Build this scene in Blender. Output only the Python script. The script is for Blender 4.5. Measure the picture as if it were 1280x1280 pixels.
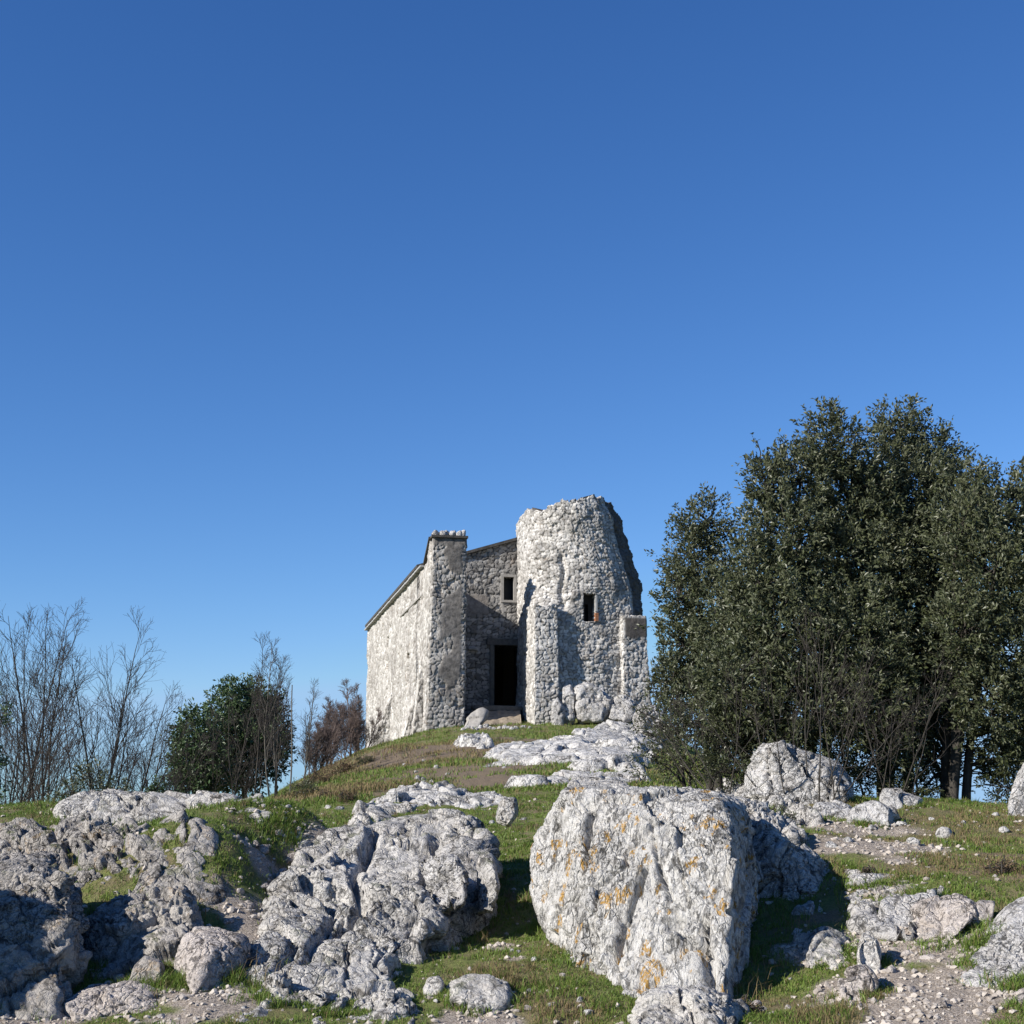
import bpy, bmesh, math, random
import numpy as np
from mathutils import Vector, Matrix

for o in list(bpy.data.objects):
    bpy.data.objects.remove(o)
scene = bpy.context.scene
COL = scene.collection
R = math.radians

# ------------------------------------------------------------------ camera
EYE = 1.6
HORIZON = 1005.0
FPX = 1800.0
PITCH = math.atan((HORIZON - 640) / FPX)
cam_d = bpy.data.cameras.new('camera')
cam_d.sensor_width = 36.0
cam_d.lens = 36.0 * FPX / 1280.0
cam_d.clip_start = 0.1
cam_d.clip_end = 12000
cam = bpy.data.objects.new('camera', cam_d)
cam.location = (0, 0, EYE)
cam.rotation_euler = (math.pi / 2 + PITCH, 0, 0)
COL.objects.link(cam)
scene.camera = cam

# ------------------------------------------------------------------ light
SUN_EL = R(29)
SUN_H = Vector((-0.86, -0.51)).normalized()
SUN = Vector((SUN_H.x * math.cos(SUN_EL), SUN_H.y * math.cos(SUN_EL), math.sin(SUN_EL)))
world = bpy.data.worlds.new('World')
scene.world = world
world.use_nodes = True
wn = world.node_tree
wn.nodes.clear()
sky = wn.nodes.new('ShaderNodeTexSky')
sky.sky_type = 'NISHITA'
sky.sun_disc = False
sky.sun_elevation = SUN_EL
sky.sun_rotation = math.atan2(SUN_H.x, SUN_H.y) % (2 * math.pi)
sky.altitude = 600
sky.air_density = 1.0
sky.dust_density = 0.0
sky.ozone_density = 3.0
sep = wn.nodes.new('ShaderNodeSeparateColor')
comb = wn.nodes.new('ShaderNodeCombineColor')
wn.links.new(sky.outputs[0], sep.inputs[0])
for _i, (_p, _k, _m) in enumerate(((1.37, 0.53, 3.6), (1.13, 0.87, 5.9), (0.97, 1.50, 8.8))):     # camera-like rendering of the clear blue
    _a = wn.nodes.new('ShaderNodeMath'); _a.operation = 'POWER'; _a.inputs[1].default_value = _p
    _b = wn.nodes.new('ShaderNodeMath'); _b.operation = 'MULTIPLY'; _b.inputs[1].default_value = _k
    _c = wn.nodes.new('ShaderNodeMath'); _c.operation = 'MINIMUM'; _c.inputs[1].default_value = _m
    wn.links.new(sep.outputs[_i], _a.inputs[0]); wn.links.new(_a.outputs[0], _b.inputs[0]); wn.links.new(_b.outputs[0], _c.inputs[0]); wn.links.new(_c.outputs[0], comb.inputs[_i])
bg = wn.nodes.new('ShaderNodeBackground')
bg.inputs['Strength'].default_value = 0.0616
wo = wn.nodes.new('ShaderNodeOutputWorld')
wn.links.new(comb.outputs[0], bg.inputs['Color'])
wn.links.new(bg.outputs[0], wo.inputs['Surface'])

sun_d = bpy.data.lights.new('sun', 'SUN')
sun_d.energy = 5.0
sun_d.angle = R(0.5)
sun_d.color = (1.0, 0.945, 0.86)
sun = bpy.data.objects.new('sun', sun_d)
sun.rotation_euler = SUN.to_track_quat('Z', 'Y').to_euler()
COL.objects.link(sun)

scene.view_settings.view_transform = 'Standard'
scene.view_settings.look = 'None'
scene.view_settings.exposure = 0.7
scene.view_settings.gamma = 1.0

# ------------------------------------------------------------------ helpers: projection
def ray(px, py):
    u = (px - 640) / FPX
    v = (640 - py) / FPX
    return np.array([u, math.cos(PITCH) - v * math.sin(PITCH), math.sin(PITCH) + v * math.cos(PITCH)])

def at(px, py, Y):
    d = ray(px, py)
    d = d * (Y / d[1])
    return np.array([d[0], d[1], d[2] + EYE])

# ------------------------------------------------------------------ helpers: numpy noise
_rs = np.random.RandomState(7)
_perm = np.concatenate([_rs.permutation(256)] * 3).astype(np.int64)
_grad = _rs.normal(size=(256, 3))
_grad /= np.linalg.norm(_grad, axis=1)[:, None]
_rnd = _rs.rand(256)

def _h3(i, j, k):
    return _perm[_perm[_perm[i & 255] + (j & 255)] + (k & 255)]

def perlin(P):
    P = np.asarray(P, dtype=np.float64)
    I = np.floor(P).astype(np.int64)
    f = P - I
    w = f * f * f * (f * (f * 6 - 15) + 10)
    out = 0
    for a in (0, 1):
        for b in (0, 1):
            for c in (0, 1):
                g = _grad[_h3(I[..., 0] + a, I[..., 1] + b, I[..., 2] + c)]
                d = (g * (f - np.array([a, b, c]))).sum(-1)
                wt = (w[..., 0] if a else 1 - w[..., 0]) * (w[..., 1] if b else 1 - w[..., 1]) * (w[..., 2] if c else 1 - w[..., 2])
                out = out + wt * d
    return out * 1.5

def fbm(P, oct=4, gain=0.5, lac=2.03):
    P = np.asarray(P, dtype=np.float64)
    a = 1.0; s = 0; q = P
    for i in range(oct):
        s = s + a * perlin(q + 17.3 * i)
        q = q * lac; a *= gain
    return s

def ridged(P, oct=4, gain=0.5, lac=2.1):
    P = np.asarray(P, dtype=np.float64)
    a = 1.0; s = 0; q = P
    for i in range(oct):
        s = s + a * (1 - np.abs(perlin(q + 9.1 * i)) * 2.2)
        q = q * lac; a *= gain
    return s

def xy3(x, y, z=0.0):
    x = np.asarray(x, dtype=np.float64); y = np.asarray(y, dtype=np.float64)
    return np.stack([x, y, np.zeros_like(x) + z], -1)

def sstep(a, b, x):
    t = np.clip((x - a) / (b - a), 0, 1)
    return t * t * (3 - 2 * t)

def vor3(P):
    I = np.floor(P).astype(np.int64); f = P - I
    F1 = np.full(P.shape[:-1], 9.0); F2 = F1.copy(); ID = np.zeros(P.shape[:-1])
    for a in (-1, 0, 1):
        for b in (-1, 0, 1):
            for c in (-1, 0, 1):
                h = _h3(I[..., 0] + a, I[..., 1] + b, I[..., 2] + c)
                j = np.stack([_rnd[h], _rnd[(h * 7 + 3) & 255], _rnd[(h * 13 + 5) & 255]], -1)
                d = np.linalg.norm(np.array([a, b, c]) + j - f, axis=-1)
                m = d < F1
                F2 = np.where(m, F1, np.minimum(F2, d))
                ID = np.where(m, _rnd[(h * 31 + 11) & 255], ID)
                F1 = np.where(m, d, F1)
    return F1, F2, ID

def facets(P, tilt=0.5, step=0.3):
    """blocky field: each Voronoi cell is a randomly tilted plane; returns height and crack distance"""
    I = np.floor(P).astype(np.int64); f = P - I
    F1 = np.full(P.shape[:-1], 9.0); F2 = F1.copy(); H = np.zeros(P.shape[:-1])
    for a in (-1, 0, 1):
        for b in (-1, 0, 1):
            for c in (-1, 0, 1):
                h = _h3(I[..., 0] + a, I[..., 1] + b, I[..., 2] + c)
                j = np.stack([_rnd[h], _rnd[(h * 7 + 3) & 255], _rnd[(h * 13 + 5) & 255]], -1)
                o = np.array([a, b, c]) + j - f
                d = np.linalg.norm(o, axis=-1)
                v = (_grad[(h * 19 + 1) & 255] * o).sum(-1) * tilt + (_rnd[(h * 31 + 11) & 255] - .5) * step
                m = d < F1
                F2 = np.where(m, F1, np.minimum(F2, d)); H = np.where(m, v, H); F1 = np.where(m, d, F1)
    return H, F2 - F1

def vor2(x, y, seed=0, jit=0.85):
    I = np.floor(x).astype(np.int64); J = np.floor(y).astype(np.int64)
    fx = x - I; fy = y - J
    F1 = np.full(x.shape, 9.0); F2 = F1.copy(); ID = np.zeros(x.shape); ID2 = np.zeros(x.shape)
    for a in (-1, 0, 1):
        for b in (-1, 0, 1):
            h = _h3(I + a, J + b, np.full_like(I, seed))
            jx = 0.5 + (_rnd[h] - 0.5) * jit
            jy = 0.5 + (_rnd[(h * 7 + 3) & 255] - 0.5) * jit
            d = (np.abs(a + jx - fx) ** 4 + np.abs(b + jy - fy) ** 4) ** 0.25
            m = d < F1
            F2 = np.where(m, F1, np.minimum(F2, d))
            ID = np.where(m, _rnd[(h * 31 + 11) & 255], ID)
            ID2 = np.where(m, _rnd[(h * 17 + 29) & 255], ID2)
            F1 = np.where(m, d, F1)
    return F1, F2, ID, ID2

# ------------------------------------------------------------------ helpers: objects
def tag(o, label=None, cat=None, group=None, kind=None):
    if label: o['label'] = label
    if cat: o['category'] = cat
    if group: o['group'] = group
    if kind: o['kind'] = kind
    return o

def empty(name, loc):
    o = bpy.data.objects.new(name, None)
    o.empty_display_size = 0.3
    o.location = tuple(float(c) for c in loc)
    COL.objects.link(o)
    return o

def mesh_from(name, V, Fq, mat, smooth=True, attrs=None):
    """V (n,3), Fq (m,k) integer array with k = 3 or 4 (or list of such arrays)"""
    me = bpy.data.meshes.new(name)
    V = np.asarray(V, dtype=np.float32)
    Fs = Fq if isinstance(Fq, list) else [Fq]
    Fs = [np.asarray(f, dtype=np.int32) for f in Fs if len(f)]
    loops = np.concatenate([f.ravel() for f in Fs])
    sizes = np.concatenate([np.full(len(f), f.shape[1], dtype=np.int32) for f in Fs])
    starts = np.concatenate([[0], np.cumsum(sizes)[:-1]]).astype(np.int32)
    me.vertices.add(len(V)); me.vertices.foreach_set('co', V.ravel())
    me.loops.add(len(loops)); me.loops.foreach_set('vertex_index', loops)
    me.polygons.add(len(sizes)); me.polygons.foreach_set('loop_start', starts)
    me.polygons.foreach_set('loop_total', sizes)
    me.polygons.foreach_set('use_smooth', np.full(len(sizes), smooth, dtype=bool))
    me.update(calc_edges=True)
    me.validate()
    if attrs:
        for k, a in attrs.items():
            at_ = me.attributes.new(k, 'FLOAT', 'POINT')
            at_.data.foreach_set('value', np.asarray(a, dtype=np.float32).ravel())
    if mat: me.materials.append(mat)
    return me

def obj(name, V, F, mat, parent=None, smooth=True, attrs=None, origin=None):
    V = np.asarray(V, dtype=np.float64)
    if origin is None:
        if parent is not None:
            origin = np.array(parent.matrix_basis.translation)
            pp = parent.parent
            while pp is not None:
                origin = origin + np.array(pp.location); pp = pp.parent
        else:
            origin = np.array([V[:, 0].mean(), V[:, 1].mean(), V[:, 2].min()])
    me = mesh_from(name, V - origin, F, mat, smooth, attrs)
    o = bpy.data.objects.new(name, me)
    COL.objects.link(o)
    if parent is not None:
        o.parent = parent
    else:
        o.location = tuple(origin)
    return o

class MB:
    def __init__(s):
        s.V = []; s.F4 = []; s.F3 = []; s.n = 0
    def add(s, V, F):
        V = np.asarray(V, dtype=np.float64); F = np.asarray(F, dtype=np.int64)
        s.V.append(V)
        (s.F4 if F.shape[1] == 4 else s.F3).append(F + s.n)
        s.n += len(V)
    def tube(s, P, rad, k=5):
        P = np.asarray(P, dtype=np.float64); n = len(P)
        T = np.gradient(P, axis=0); T /= (np.linalg.norm(T, axis=1)[:, None] + 1e-9)
        ref = np.array([0.31, 0.77, 0.12]) if abs(T[0] @ np.array([0.35, 0.9, 0.1])) < .85 else np.array([1., 0, 0])
        A = np.cross(T, ref); A /= (np.linalg.norm(A, axis=1)[:, None] + 1e-9)
        B = np.cross(T, A)
        th = np.arange(k) * 2 * math.pi / k
        V = P[:, None] + np.asarray(rad)[:, None, None] * (A[:, None] * np.cos(th)[None, :, None] + B[:, None] * np.sin(th)[None, :, None])
        i = np.arange(n - 1)[:, None] * k; j = np.arange(k)[None]
        j2 = (j + 1) % k
        F = np.stack([i + j, i + j2, i + k + j2, i + k + j], -1).reshape(-1, 4)
        s.add(V.reshape(-1, 3), F)
    def box(s, c, hx, hy, hz, ax=None):
        """box centred at c with half sizes; ax = 3x3 rows of axes"""
        ax = np.eye(3) if ax is None else ax
        sg = np.array([[-1,-1,-1],[1,-1,-1],[1,1,-1],[-1,1,-1],[-1,-1,1],[1,-1,1],[1,1,1],[-1,1,1]])
        V = np.asarray(c) + (sg * np.array([hx, hy, hz])) @ ax
        s.add(V, [[0,3,2,1],[4,5,6,7],[0,1,5,4],[1,2,6,5],[2,3,7,6],[3,0,4,7]])
    def faces(s):
        out = []
        if s.F4: out.append(np.concatenate(s.F4))
        if s.F3: out.append(np.concatenate(s.F3))
        return out
    def build(s, name, mat, parent=None, smooth=True, origin=None):
        return obj(name, np.concatenate(s.V), s.faces(), mat, parent, smooth, None, origin)

# ------------------------------------------------------------------ materials
def newmat(name):
    m = bpy.data.materials.new(name); m.use_nodes = True
    nt = m.node_tree; nt.nodes.clear()
    out = nt.nodes.new('ShaderNodeOutputMaterial')
    b = nt.nodes.new('ShaderNodeBsdfPrincipled')
    nt.links.new(b.outputs[0], out.inputs[0])
    b.inputs['Roughness'].default_value = 0.9
    b.inputs['Specular IOR Level'].default_value = 0.2
    return m, nt, b

class NT:
    """small node-writing helper"""
    def __init__(s, nt): s.nt = nt
    def n(s, t, **k):
        x = s.nt.nodes.new(t)
        for a, v in k.items(): setattr(x, a, v)
        return x
    def link(s, a, b): s.nt.links.new(a, b)
    def pos(s): return s.n('ShaderNodeNewGeometry').outputs['Position']
    def noise(s, vec, scale, detail=4, rough=0.55, dist=0.0):
        x = s.n('ShaderNodeTexNoise'); x.inputs['Scale'].default_value = scale
        x.inputs['Detail'].default_value = detail; x.inputs['Roughness'].default_value = rough
        x.inputs['Distortion'].default_value = dist
        s.link(vec, x.inputs['Vector']); return x.outputs['Fac']
    def mapping(s, vec, sc, rot=(0, 0, 0)):
        x = s.n('ShaderNodeMapping'); x.inputs['Scale'].default_value = sc
        x.inputs['Rotation'].default_value = rot
        s.link(vec, x.inputs['Vector']); return x.outputs[0]
    def noise_vec(s, vec, scale, amt):
        x = s.n('ShaderNodeTexNoise'); x.inputs['Scale'].default_value = scale; x.inputs['Detail'].default_value = 4
        s.link(vec, x.inputs['Vector'])
        y = s.n('ShaderNodeVectorMath', operation='MULTIPLY_ADD'); s.link(x.outputs['Color'], y.inputs[0])
        y.inputs[1].default_value = (amt, amt, amt); s.link(vec, y.inputs[2]); return y.outputs[0]
    def vor(s, vec, scale, feature='F1'):
        x = s.n('ShaderNodeTexVoronoi', feature=feature); x.inputs['Scale'].default_value = scale
        s.link(vec, x.inputs['Vector']); return x
    def ramp(s, fac, stops):
        x = s.n('ShaderNodeValToRGB'); e = x.color_ramp.elements
        while len(e) < len(stops): e.new(0.5)
        for el, (p, c) in zip(e, stops):
            el.position = p
            el.color = (c, c, c, 1) if not isinstance(c, tuple) else (*c, 1)
        s.link(fac, x.inputs[0]); return x.outputs[0]
    def mix(s, fac, a, b, mode='MIX'):
        x = s.n('ShaderNodeMix', data_type='RGBA', blend_type=mode)
        for i, v in ((0, fac), (6, a), (7, b)):
            if isinstance(v, (int, float)): x.inputs[i].default_value = v if i == 0 else (v, v, v, 1)
            elif isinstance(v, tuple): x.inputs[i].default_value = (*v, 1)
            else: s.link(v, x.inputs[i])
        return x.outputs[2]
    def math(s, op, a, b=0.0):
        x = s.n('ShaderNodeMath', operation=op)
        for i, v in ((0, a), (1, b)):
            if isinstance(v, (int, float)): x.inputs[i].default_value = v
            else: s.link(v, x.inputs[i])
        return x.outputs[0]
    def attr(s, name):
        x = s.n('ShaderNodeAttribute', attribute_name=name); return x.outputs['Fac']
    def bump(s, h, strength, dist, normal=None):
        x = s.n('ShaderNodeBump'); x.inputs['Strength'].default_value = strength
        x.inputs['Distance'].default_value = dist
        s.link(h, x.inputs['Height'])
        if normal is not None: s.link(normal, x.inputs['Normal'])
        return x.outputs[0]

def limestone(name, light=(0.61, 0.585, 0.55), mid=(0.31, 0.30, 0.29), dark=(0.06, 0.057, 0.053), lichen=0.0, moss=0.25, scale=1.0, stretch=(1, 1, 1), warm=0.25):
    m, nt, b = newmat(name); N = NT(nt)
    p = N.mapping(N.pos(), stretch)
    n1 = N.noise(p, 2.2 * scale, 6, 0.62, 0.6)
    n2 = N.noise(p, 14 * scale, 6, 0.72, 0.4)
    n3 = N.noise(p, 55 * scale, 4, 0.7)
    n4 = N.noise(p, 5.5 * scale, 5, 0.6, 1.0)
    zone = N.ramp(N.noise(p, 1.3 * scale, 4, 0.6, 0.8), [(0.40, 0.22), (0.60, 1.0)])
    c = N.mix(N.ramp(n2, [(0.30, 0.0), (0.47, 1.0)]), mid, light)
    c = N.mix(N.math('MULTIPLY', N.ramp(n1, [(0.40, 0.0), (0.62, 1.0)]), 0.5), c, mid)
    c = N.mix(N.math('MULTIPLY', N.ramp(n4, [(0.52, 0.0), (0.70, 1.0)]), warm), c, (0.40, 0.32, 0.25))
    c = N.mix(N.math('MULTIPLY', N.math('MULTIPLY', N.ramp(n3, [(0.40, 1.0), (0.52, 0.0)]), zone), 0.75), c, dark)
    n5 = N.noise(N.mapping(p, (1, 1, 1), (0.4, 0.7, 0.2)), 12 * scale, 7, 0.72, 0.35)
    c = N.mix(N.math('MULTIPLY', N.math('MULTIPLY', N.ramp(n5, [(0.38, 1.0), (0.47, 0.0)]), zone), 0.9), c, dark)
    v1 = N.vor(N.mapping(N.noise_vec(p, 1.7, 0.5), (1, 1, 1)), 2.4, 'DISTANCE_TO_EDGE').outputs['Distance']
    c = N.mix(N.math('MULTIPLY', N.ramp(v1, [(0.008, 1.0), (0.03, 0.0)]), N.ramp(n4, [(0.45, 0.0), (0.6, 0.8)])), c, (0.06, 0.055, 0.05))
    if moss > 0:
        nz = N.n('ShaderNodeSeparateXYZ'); N.link(N.n('ShaderNodeNewGeometry').outputs['Normal'], nz.inputs[0])
        mm = N.math('MULTIPLY', N.ramp(nz.outputs[2], [(0.55, 0.0), (0.9, 1.0)]), N.ramp(N.noise(p, 3.1, 5, 0.7), [(0.56, 0.0), (0.62, 1.0)]))
        c = N.mix(N.math('MULTIPLY', mm, moss * 2.5), c, (0.07, 0.085, 0.022))
    if lichen > 0:
        l1 = N.ramp(N.noise(p, 5.5, 2, 0.5, 0.3), [(0.615, 0.0), (0.64, 1.0)])
        l2 = N.ramp(N.noise(p, 38, 5, 0.8), [(0.48, 0.0), (0.52, 1.0)])
        c = N.mix(N.math('MULTIPLY', N.math('MULTIPLY', l1, l2), lichen), c, (0.42, 0.235, 0.04))
    N.link(c, b.inputs['Base Color'])
    h = N.math('ADD', N.math('MULTIPLY', n2, 0.8), N.math('MULTIPLY', n3, 0.35))
    rg = N.n('ShaderNodeTexNoise', noise_type='RIDGED_MULTIFRACTAL', normalize=True)
    rg.inputs['Scale'].default_value = 4.5 * scale; rg.inputs['Detail'].default_value = 7; rg.inputs['Roughness'].default_value = 0.62
    rg.inputs['Distortion'].default_value = 0.6
    N.link(N.mapping(p, (1.0, 1.0, 0.8), (0.5, 0.35, 0.6)), rg.inputs['Vector'])
    vb = N.vor(N.noise_vec(p, 6, 0.12), 11 * scale, 'DISTANCE_TO_EDGE').outputs['Distance']
    h = N.math('ADD', h, N.math('MULTIPLY', rg.outputs['Fac'], 1.3))
    h = N.math('ADD', h, N.math('MULTIPLY', N.math('MULTIPLY', N.ramp(vb, [(0.0, 0.0), (0.10, 1.0)]), zone), 0.45))
    h2 = N.math('ADD', h, N.math('MULTIPLY', N.ramp(n5, [(0.33, 0.0), (0.45, 1.0)]), 0.5))
    N.link(N.bump(h2, 1.0, 0.055), b.inputs['Normal'])
    return m

def masonry_mat(name, stone_a, stone_b, mortar, plaster_shade=(0.2, 0.18, 0.165), bump=0.6, dirt=0.35):
    m, nt, b = newmat(name); N = NT(nt)
    p = N.pos()
    st = N.attr('joint'); rn = N.attr('rnd'); pl = N.attr('plaster_shade')
    sc = N.mix(rn, stone_a, stone_b)
    n2 = N.noise(p, 18, 5, 0.7)
    sc = N.mix(N.math('MULTIPLY', N.ramp(n2, [(0.35, 1.0), (0.6, 0.0)]), 0.5), sc, (0.16, 0.15, 0.14))
    n1 = N.noise(p, 0.9, 5, 0.65, 0.5)
    c = N.mix(st, mortar, sc)
    c = N.mix(N.math('MULTIPLY', N.ramp(n1, [(0.48, 0.0), (0.68, 1.0)]), dirt), c, (0.115, 0.10, 0.09))
    n4 = N.noise(p, 2.3, 4, 0.6, 0.5)
    c = N.mix(N.math('MULTIPLY', N.ramp(n4, [(0.60, 0.0), (0.72, 1.0)]), 0.35), c, (0.26, 0.185, 0.125))
    pc = N.mix(N.ramp(N.noise(p, 6, 6, 0.7), [(0.35, 0.0), (0.65, 1.0)]), tuple(x * 0.55 for x in plaster_shade), tuple(min(1, x * 1.35) for x in plaster_shade))
    c = N.mix(pl, c, pc)
    N.link(c, b.inputs['Base Color'])
    N.link(N.bump(N.math('ADD', n2, N.math('MULTIPLY', N.noise(p, 60, 3, 0.6), 0.4)), bump, 0.022), b.inputs['Normal'])
    return m

def simple_mat(name, ca, cb, scale, rough=0.9, bumpd=0.01, stretch=(1, 1, 1), spec=0.2):
    m, nt, b = newmat(name); N = NT(nt)
    p = N.mapping(N.pos(), stretch)
    n = N.noise(p, scale, 5, 0.65, 0.3)
    N.link(N.mix(N.ramp(n, [(0.3, 0.0), (0.7, 1.0)]), ca, cb), b.inputs['Base Color'])
    b.inputs['Roughness'].default_value = rough
    b.inputs['Specular IOR Level'].default_value = spec
    if bumpd: N.link(N.bump(n, 0.7, bumpd), b.inputs['Normal'])
    return m

def leaf_mat(name, ca, cb, back, rough=0.42, spec=0.5, trans=0.15, scale=2.0):
    m, nt, b = newmat(name); N = NT(nt)
    g = N.n('ShaderNodeNewGeometry')
    rnd = N.n('ShaderNodeAttribute', attribute_name='rnd').outputs['Fac']
    cl = N.noise(g.outputs['Position'], scale, 3, 0.6)
    f = N.math('ADD', N.math('MULTIPLY', rnd, 0.6), N.math('MULTIPLY', cl, 0.5))
    c = N.mix(N.ramp(f, [(0.25, 0.0), (0.8, 1.0)]), ca, cb)
    c = N.mix(N.math('MULTIPLY', g.outputs['Backfacing'], 0.8), c, back)
    N.link(c, b.inputs['Base Color'])
    b.inputs['Roughness'].default_value = rough
    b.inputs['Specular IOR Level'].default_value = spec
    if trans > 0:
        t = N.n('ShaderNodeBsdfTranslucent'); N.link(c, t.inputs[0])
        mx = N.n('ShaderNodeMixShader'); mx.inputs[0].default_value = trans
        out = [x for x in nt.nodes if x.type == 'OUTPUT_MATERIAL'][0]
        N.link(b.outputs[0], mx.inputs[1]); N.link(t.outputs[0], mx.inputs[2]); N.link(mx.outputs[0], out.inputs[0])
    return m

M_rock = limestone('limestone', moss=0.2)
M_rock_big = limestone('limestone_lichen', light=(0.60, 0.585, 0.56), mid=(0.34, 0.33, 0.315), lichen=0.9, moss=0.0, stretch=(1.2, 1.2, 0.55), warm=0.12)
M_rock_left = limestone('limestone_painted_shade', light=(0.45, 0.42, 0.385), mid=(0.22, 0.21, 0.205), dark=(0.05, 0.046, 0.044), lichen=0.25, moss=0.3, warm=0.25)  # darker limestone copy; shade put into the colour of the left rocks
M_rock_pale = limestone('limestone_pale', light=(0.58, 0.565, 0.55), mid=(0.36, 0.345, 0.33), moss=0.0, warm=0.2)
M_rock_pink = limestone('limestone_pinkish', light=(0.55, 0.50, 0.465), mid=(0.38, 0.34, 0.315), dark=(0.12, 0.10, 0.09), moss=0.05, warm=0.4)
M_hill_rock = limestone('limestone_hill', light=(0.60, 0.585, 0.565), mid=(0.32, 0.31, 0.30), moss=0.1, scale=0.6)

M_wall_side = masonry_mat('rubble_masonry_side', (0.66, 0.64, 0.61), (0.30, 0.285, 0.265), (0.19, 0.17, 0.15), plaster_shade=(0.24, 0.22, 0.2), dirt=0.6)
M_wall_front = masonry_mat('rubble_masonry_front', (0.42, 0.405, 0.385), (0.12, 0.115, 0.11), (0.035, 0.032, 0.03))  # stone and mortar darkened to deepen the shade of the entrance recess
M_tower = masonry_mat('rubble_masonry_tower', (0.68, 0.66, 0.63), (0.28, 0.27, 0.255), (0.11, 0.10, 0.092), plaster_shade=(0.08, 0.072, 0.066), dirt=0.3)  # patch tone kept near black to paint the unlit broken band darker
M_pier = masonry_mat('pier_masonry', (0.50, 0.48, 0.455), (0.19, 0.18, 0.17), (0.08, 0.074, 0.068), plaster_shade=(0.14, 0.13, 0.122), dirt=0.4)
M_dressed = simple_mat('dressed_stone', (0.224, 0.210, 0.196), (0.322, 0.308, 0.287), 9)
M_frame_dark = simple_mat('shade_darkened_door_stone', (0.075, 0.07, 0.064), (0.15, 0.14, 0.128), 9)  # dressed stone darkened in colour for the doorway's shade
M_roof = simple_mat('roof_stone_slates', (0.035, 0.034, 0.032), (0.091, 0.084, 0.077), 5, bumpd=0.04)
M_eave = simple_mat('eave_mortar', (0.252, 0.252, 0.252), (0.350, 0.350, 0.343), 4)
M_brick = simple_mat('red_brick', (0.210, 0.084, 0.042), (0.294, 0.140, 0.077), 12)
M_dark_wood = simple_mat('dark_door_wood', (0.014, 0.012, 0.010), (0.035, 0.028, 0.023), 6, stretch=(6, 6, 1))
M_window_dark = simple_mat('dark_window', (0.008, 0.009, 0.011), (0.021, 0.021, 0.023), 3, rough=0.5, bumpd=0)
M_bark = simple_mat('grey_bark', (0.027, 0.024, 0.020), (0.066, 0.059, 0.051), 22, stretch=(1, 1, 0.3))
M_bark_pale = simple_mat('pale_bark', (0.078, 0.072, 0.063), (0.144, 0.132, 0.114), 22, stretch=(1, 1, 0.3))
M_twig = simple_mat('twigs_grey', (0.03, 0.026, 0.024), (0.065, 0.055, 0.05), 10, bumpd=0)
M_twig_red = simple_mat('twigs_reddish', (0.085, 0.062, 0.056), (0.15, 0.115, 0.105), 8, bumpd=0)
M_leaf_oak = leaf_mat('holm_oak_leaf', (0.022, 0.032, 0.012), (0.068, 0.078, 0.030), (0.115, 0.125, 0.075), rough=0.45, spec=0.4)
M_leaf_shrub = leaf_mat('shrub_leaf', (0.024, 0.036, 0.013), (0.064, 0.076, 0.028), (0.096, 0.104, 0.056), rough=0.4)
M_leaf_ever = leaf_mat('evergreen_leaf', (0.022, 0.05, 0.015), (0.055, 0.10, 0.03), (0.06, 0.09, 0.035), rough=0.5)
M_leaf_brown = leaf_mat('dry_leaf', (0.096, 0.060, 0.032), (0.160, 0.104, 0.056), (0.160, 0.112, 0.064), rough=0.7)
M_grass = leaf_mat('grass_blade', (0.068, 0.120, 0.018), (0.176, 0.248, 0.048), (0.136, 0.200, 0.040), rough=0.5, spec=0.25, trans=0.3, scale=1.3)
M_grass_dry = leaf_mat('dry_grass_blade', (0.128, 0.096, 0.048), (0.272, 0.216, 0.112), (0.208, 0.160, 0.088), rough=0.7, spec=0.1, trans=0.2)
M_gravel = simple_mat('gravel_stone', (0.23, 0.195, 0.165), (0.50, 0.455, 0.405), 7, bumpd=0.004)

# ------------------------------------------------------------------ terrain height function
CP_PX = [
    (600,1280,10.3),(600,1200,11.7),(640,1100,14.5),(650,1040,19),(450,1000,24),(520,975,28),(600,950,33),(600,925,42),(600,913,47),
    (700,905,50),(780,893,51),(533,915,50),(456,935,70),(480,930,60),(700,940,36),(700,1000,23),(780,970,26),
    (0,1012,17),(100,1004,17.5),(200,1002,18),(330,1006,14.7),(378,1008,14.8),(270,1010,14.6),(255,1052,13.1),(300,1046,13.4),(205,1078,12.9),(404,1066,15.3),(362,1105,14.0),(345,1132,13.1),(318,1155,12.4),(150,1240,11.0),(380,1032,14.5),(250,1230,11),(100,1290,9.8),(0,1290,9.8),
    (60,1190,12.0),(100,1060,14.8),(10,1060,14.8),
    (460,1270,10.4),(400,1020,20.5),
    (1150,1003,18),(1270,1008,18),(1200,1060,14.3),(1270,1060,14.3),(1150,1100,12.6),(1040,1060,14),(1000,1240,10.8),(1000,1150,12.2),(1000,1040,15.2),(1100,1250,10.2),(1270,1280,9.6),
    (1200,1190,11.0),(950,1002,18),(880,1000,18.5),(850,945,30),(800,1060,15.5),(400,965,38),(375,985,31),(430,950,46),(345,1000,27)]
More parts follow.
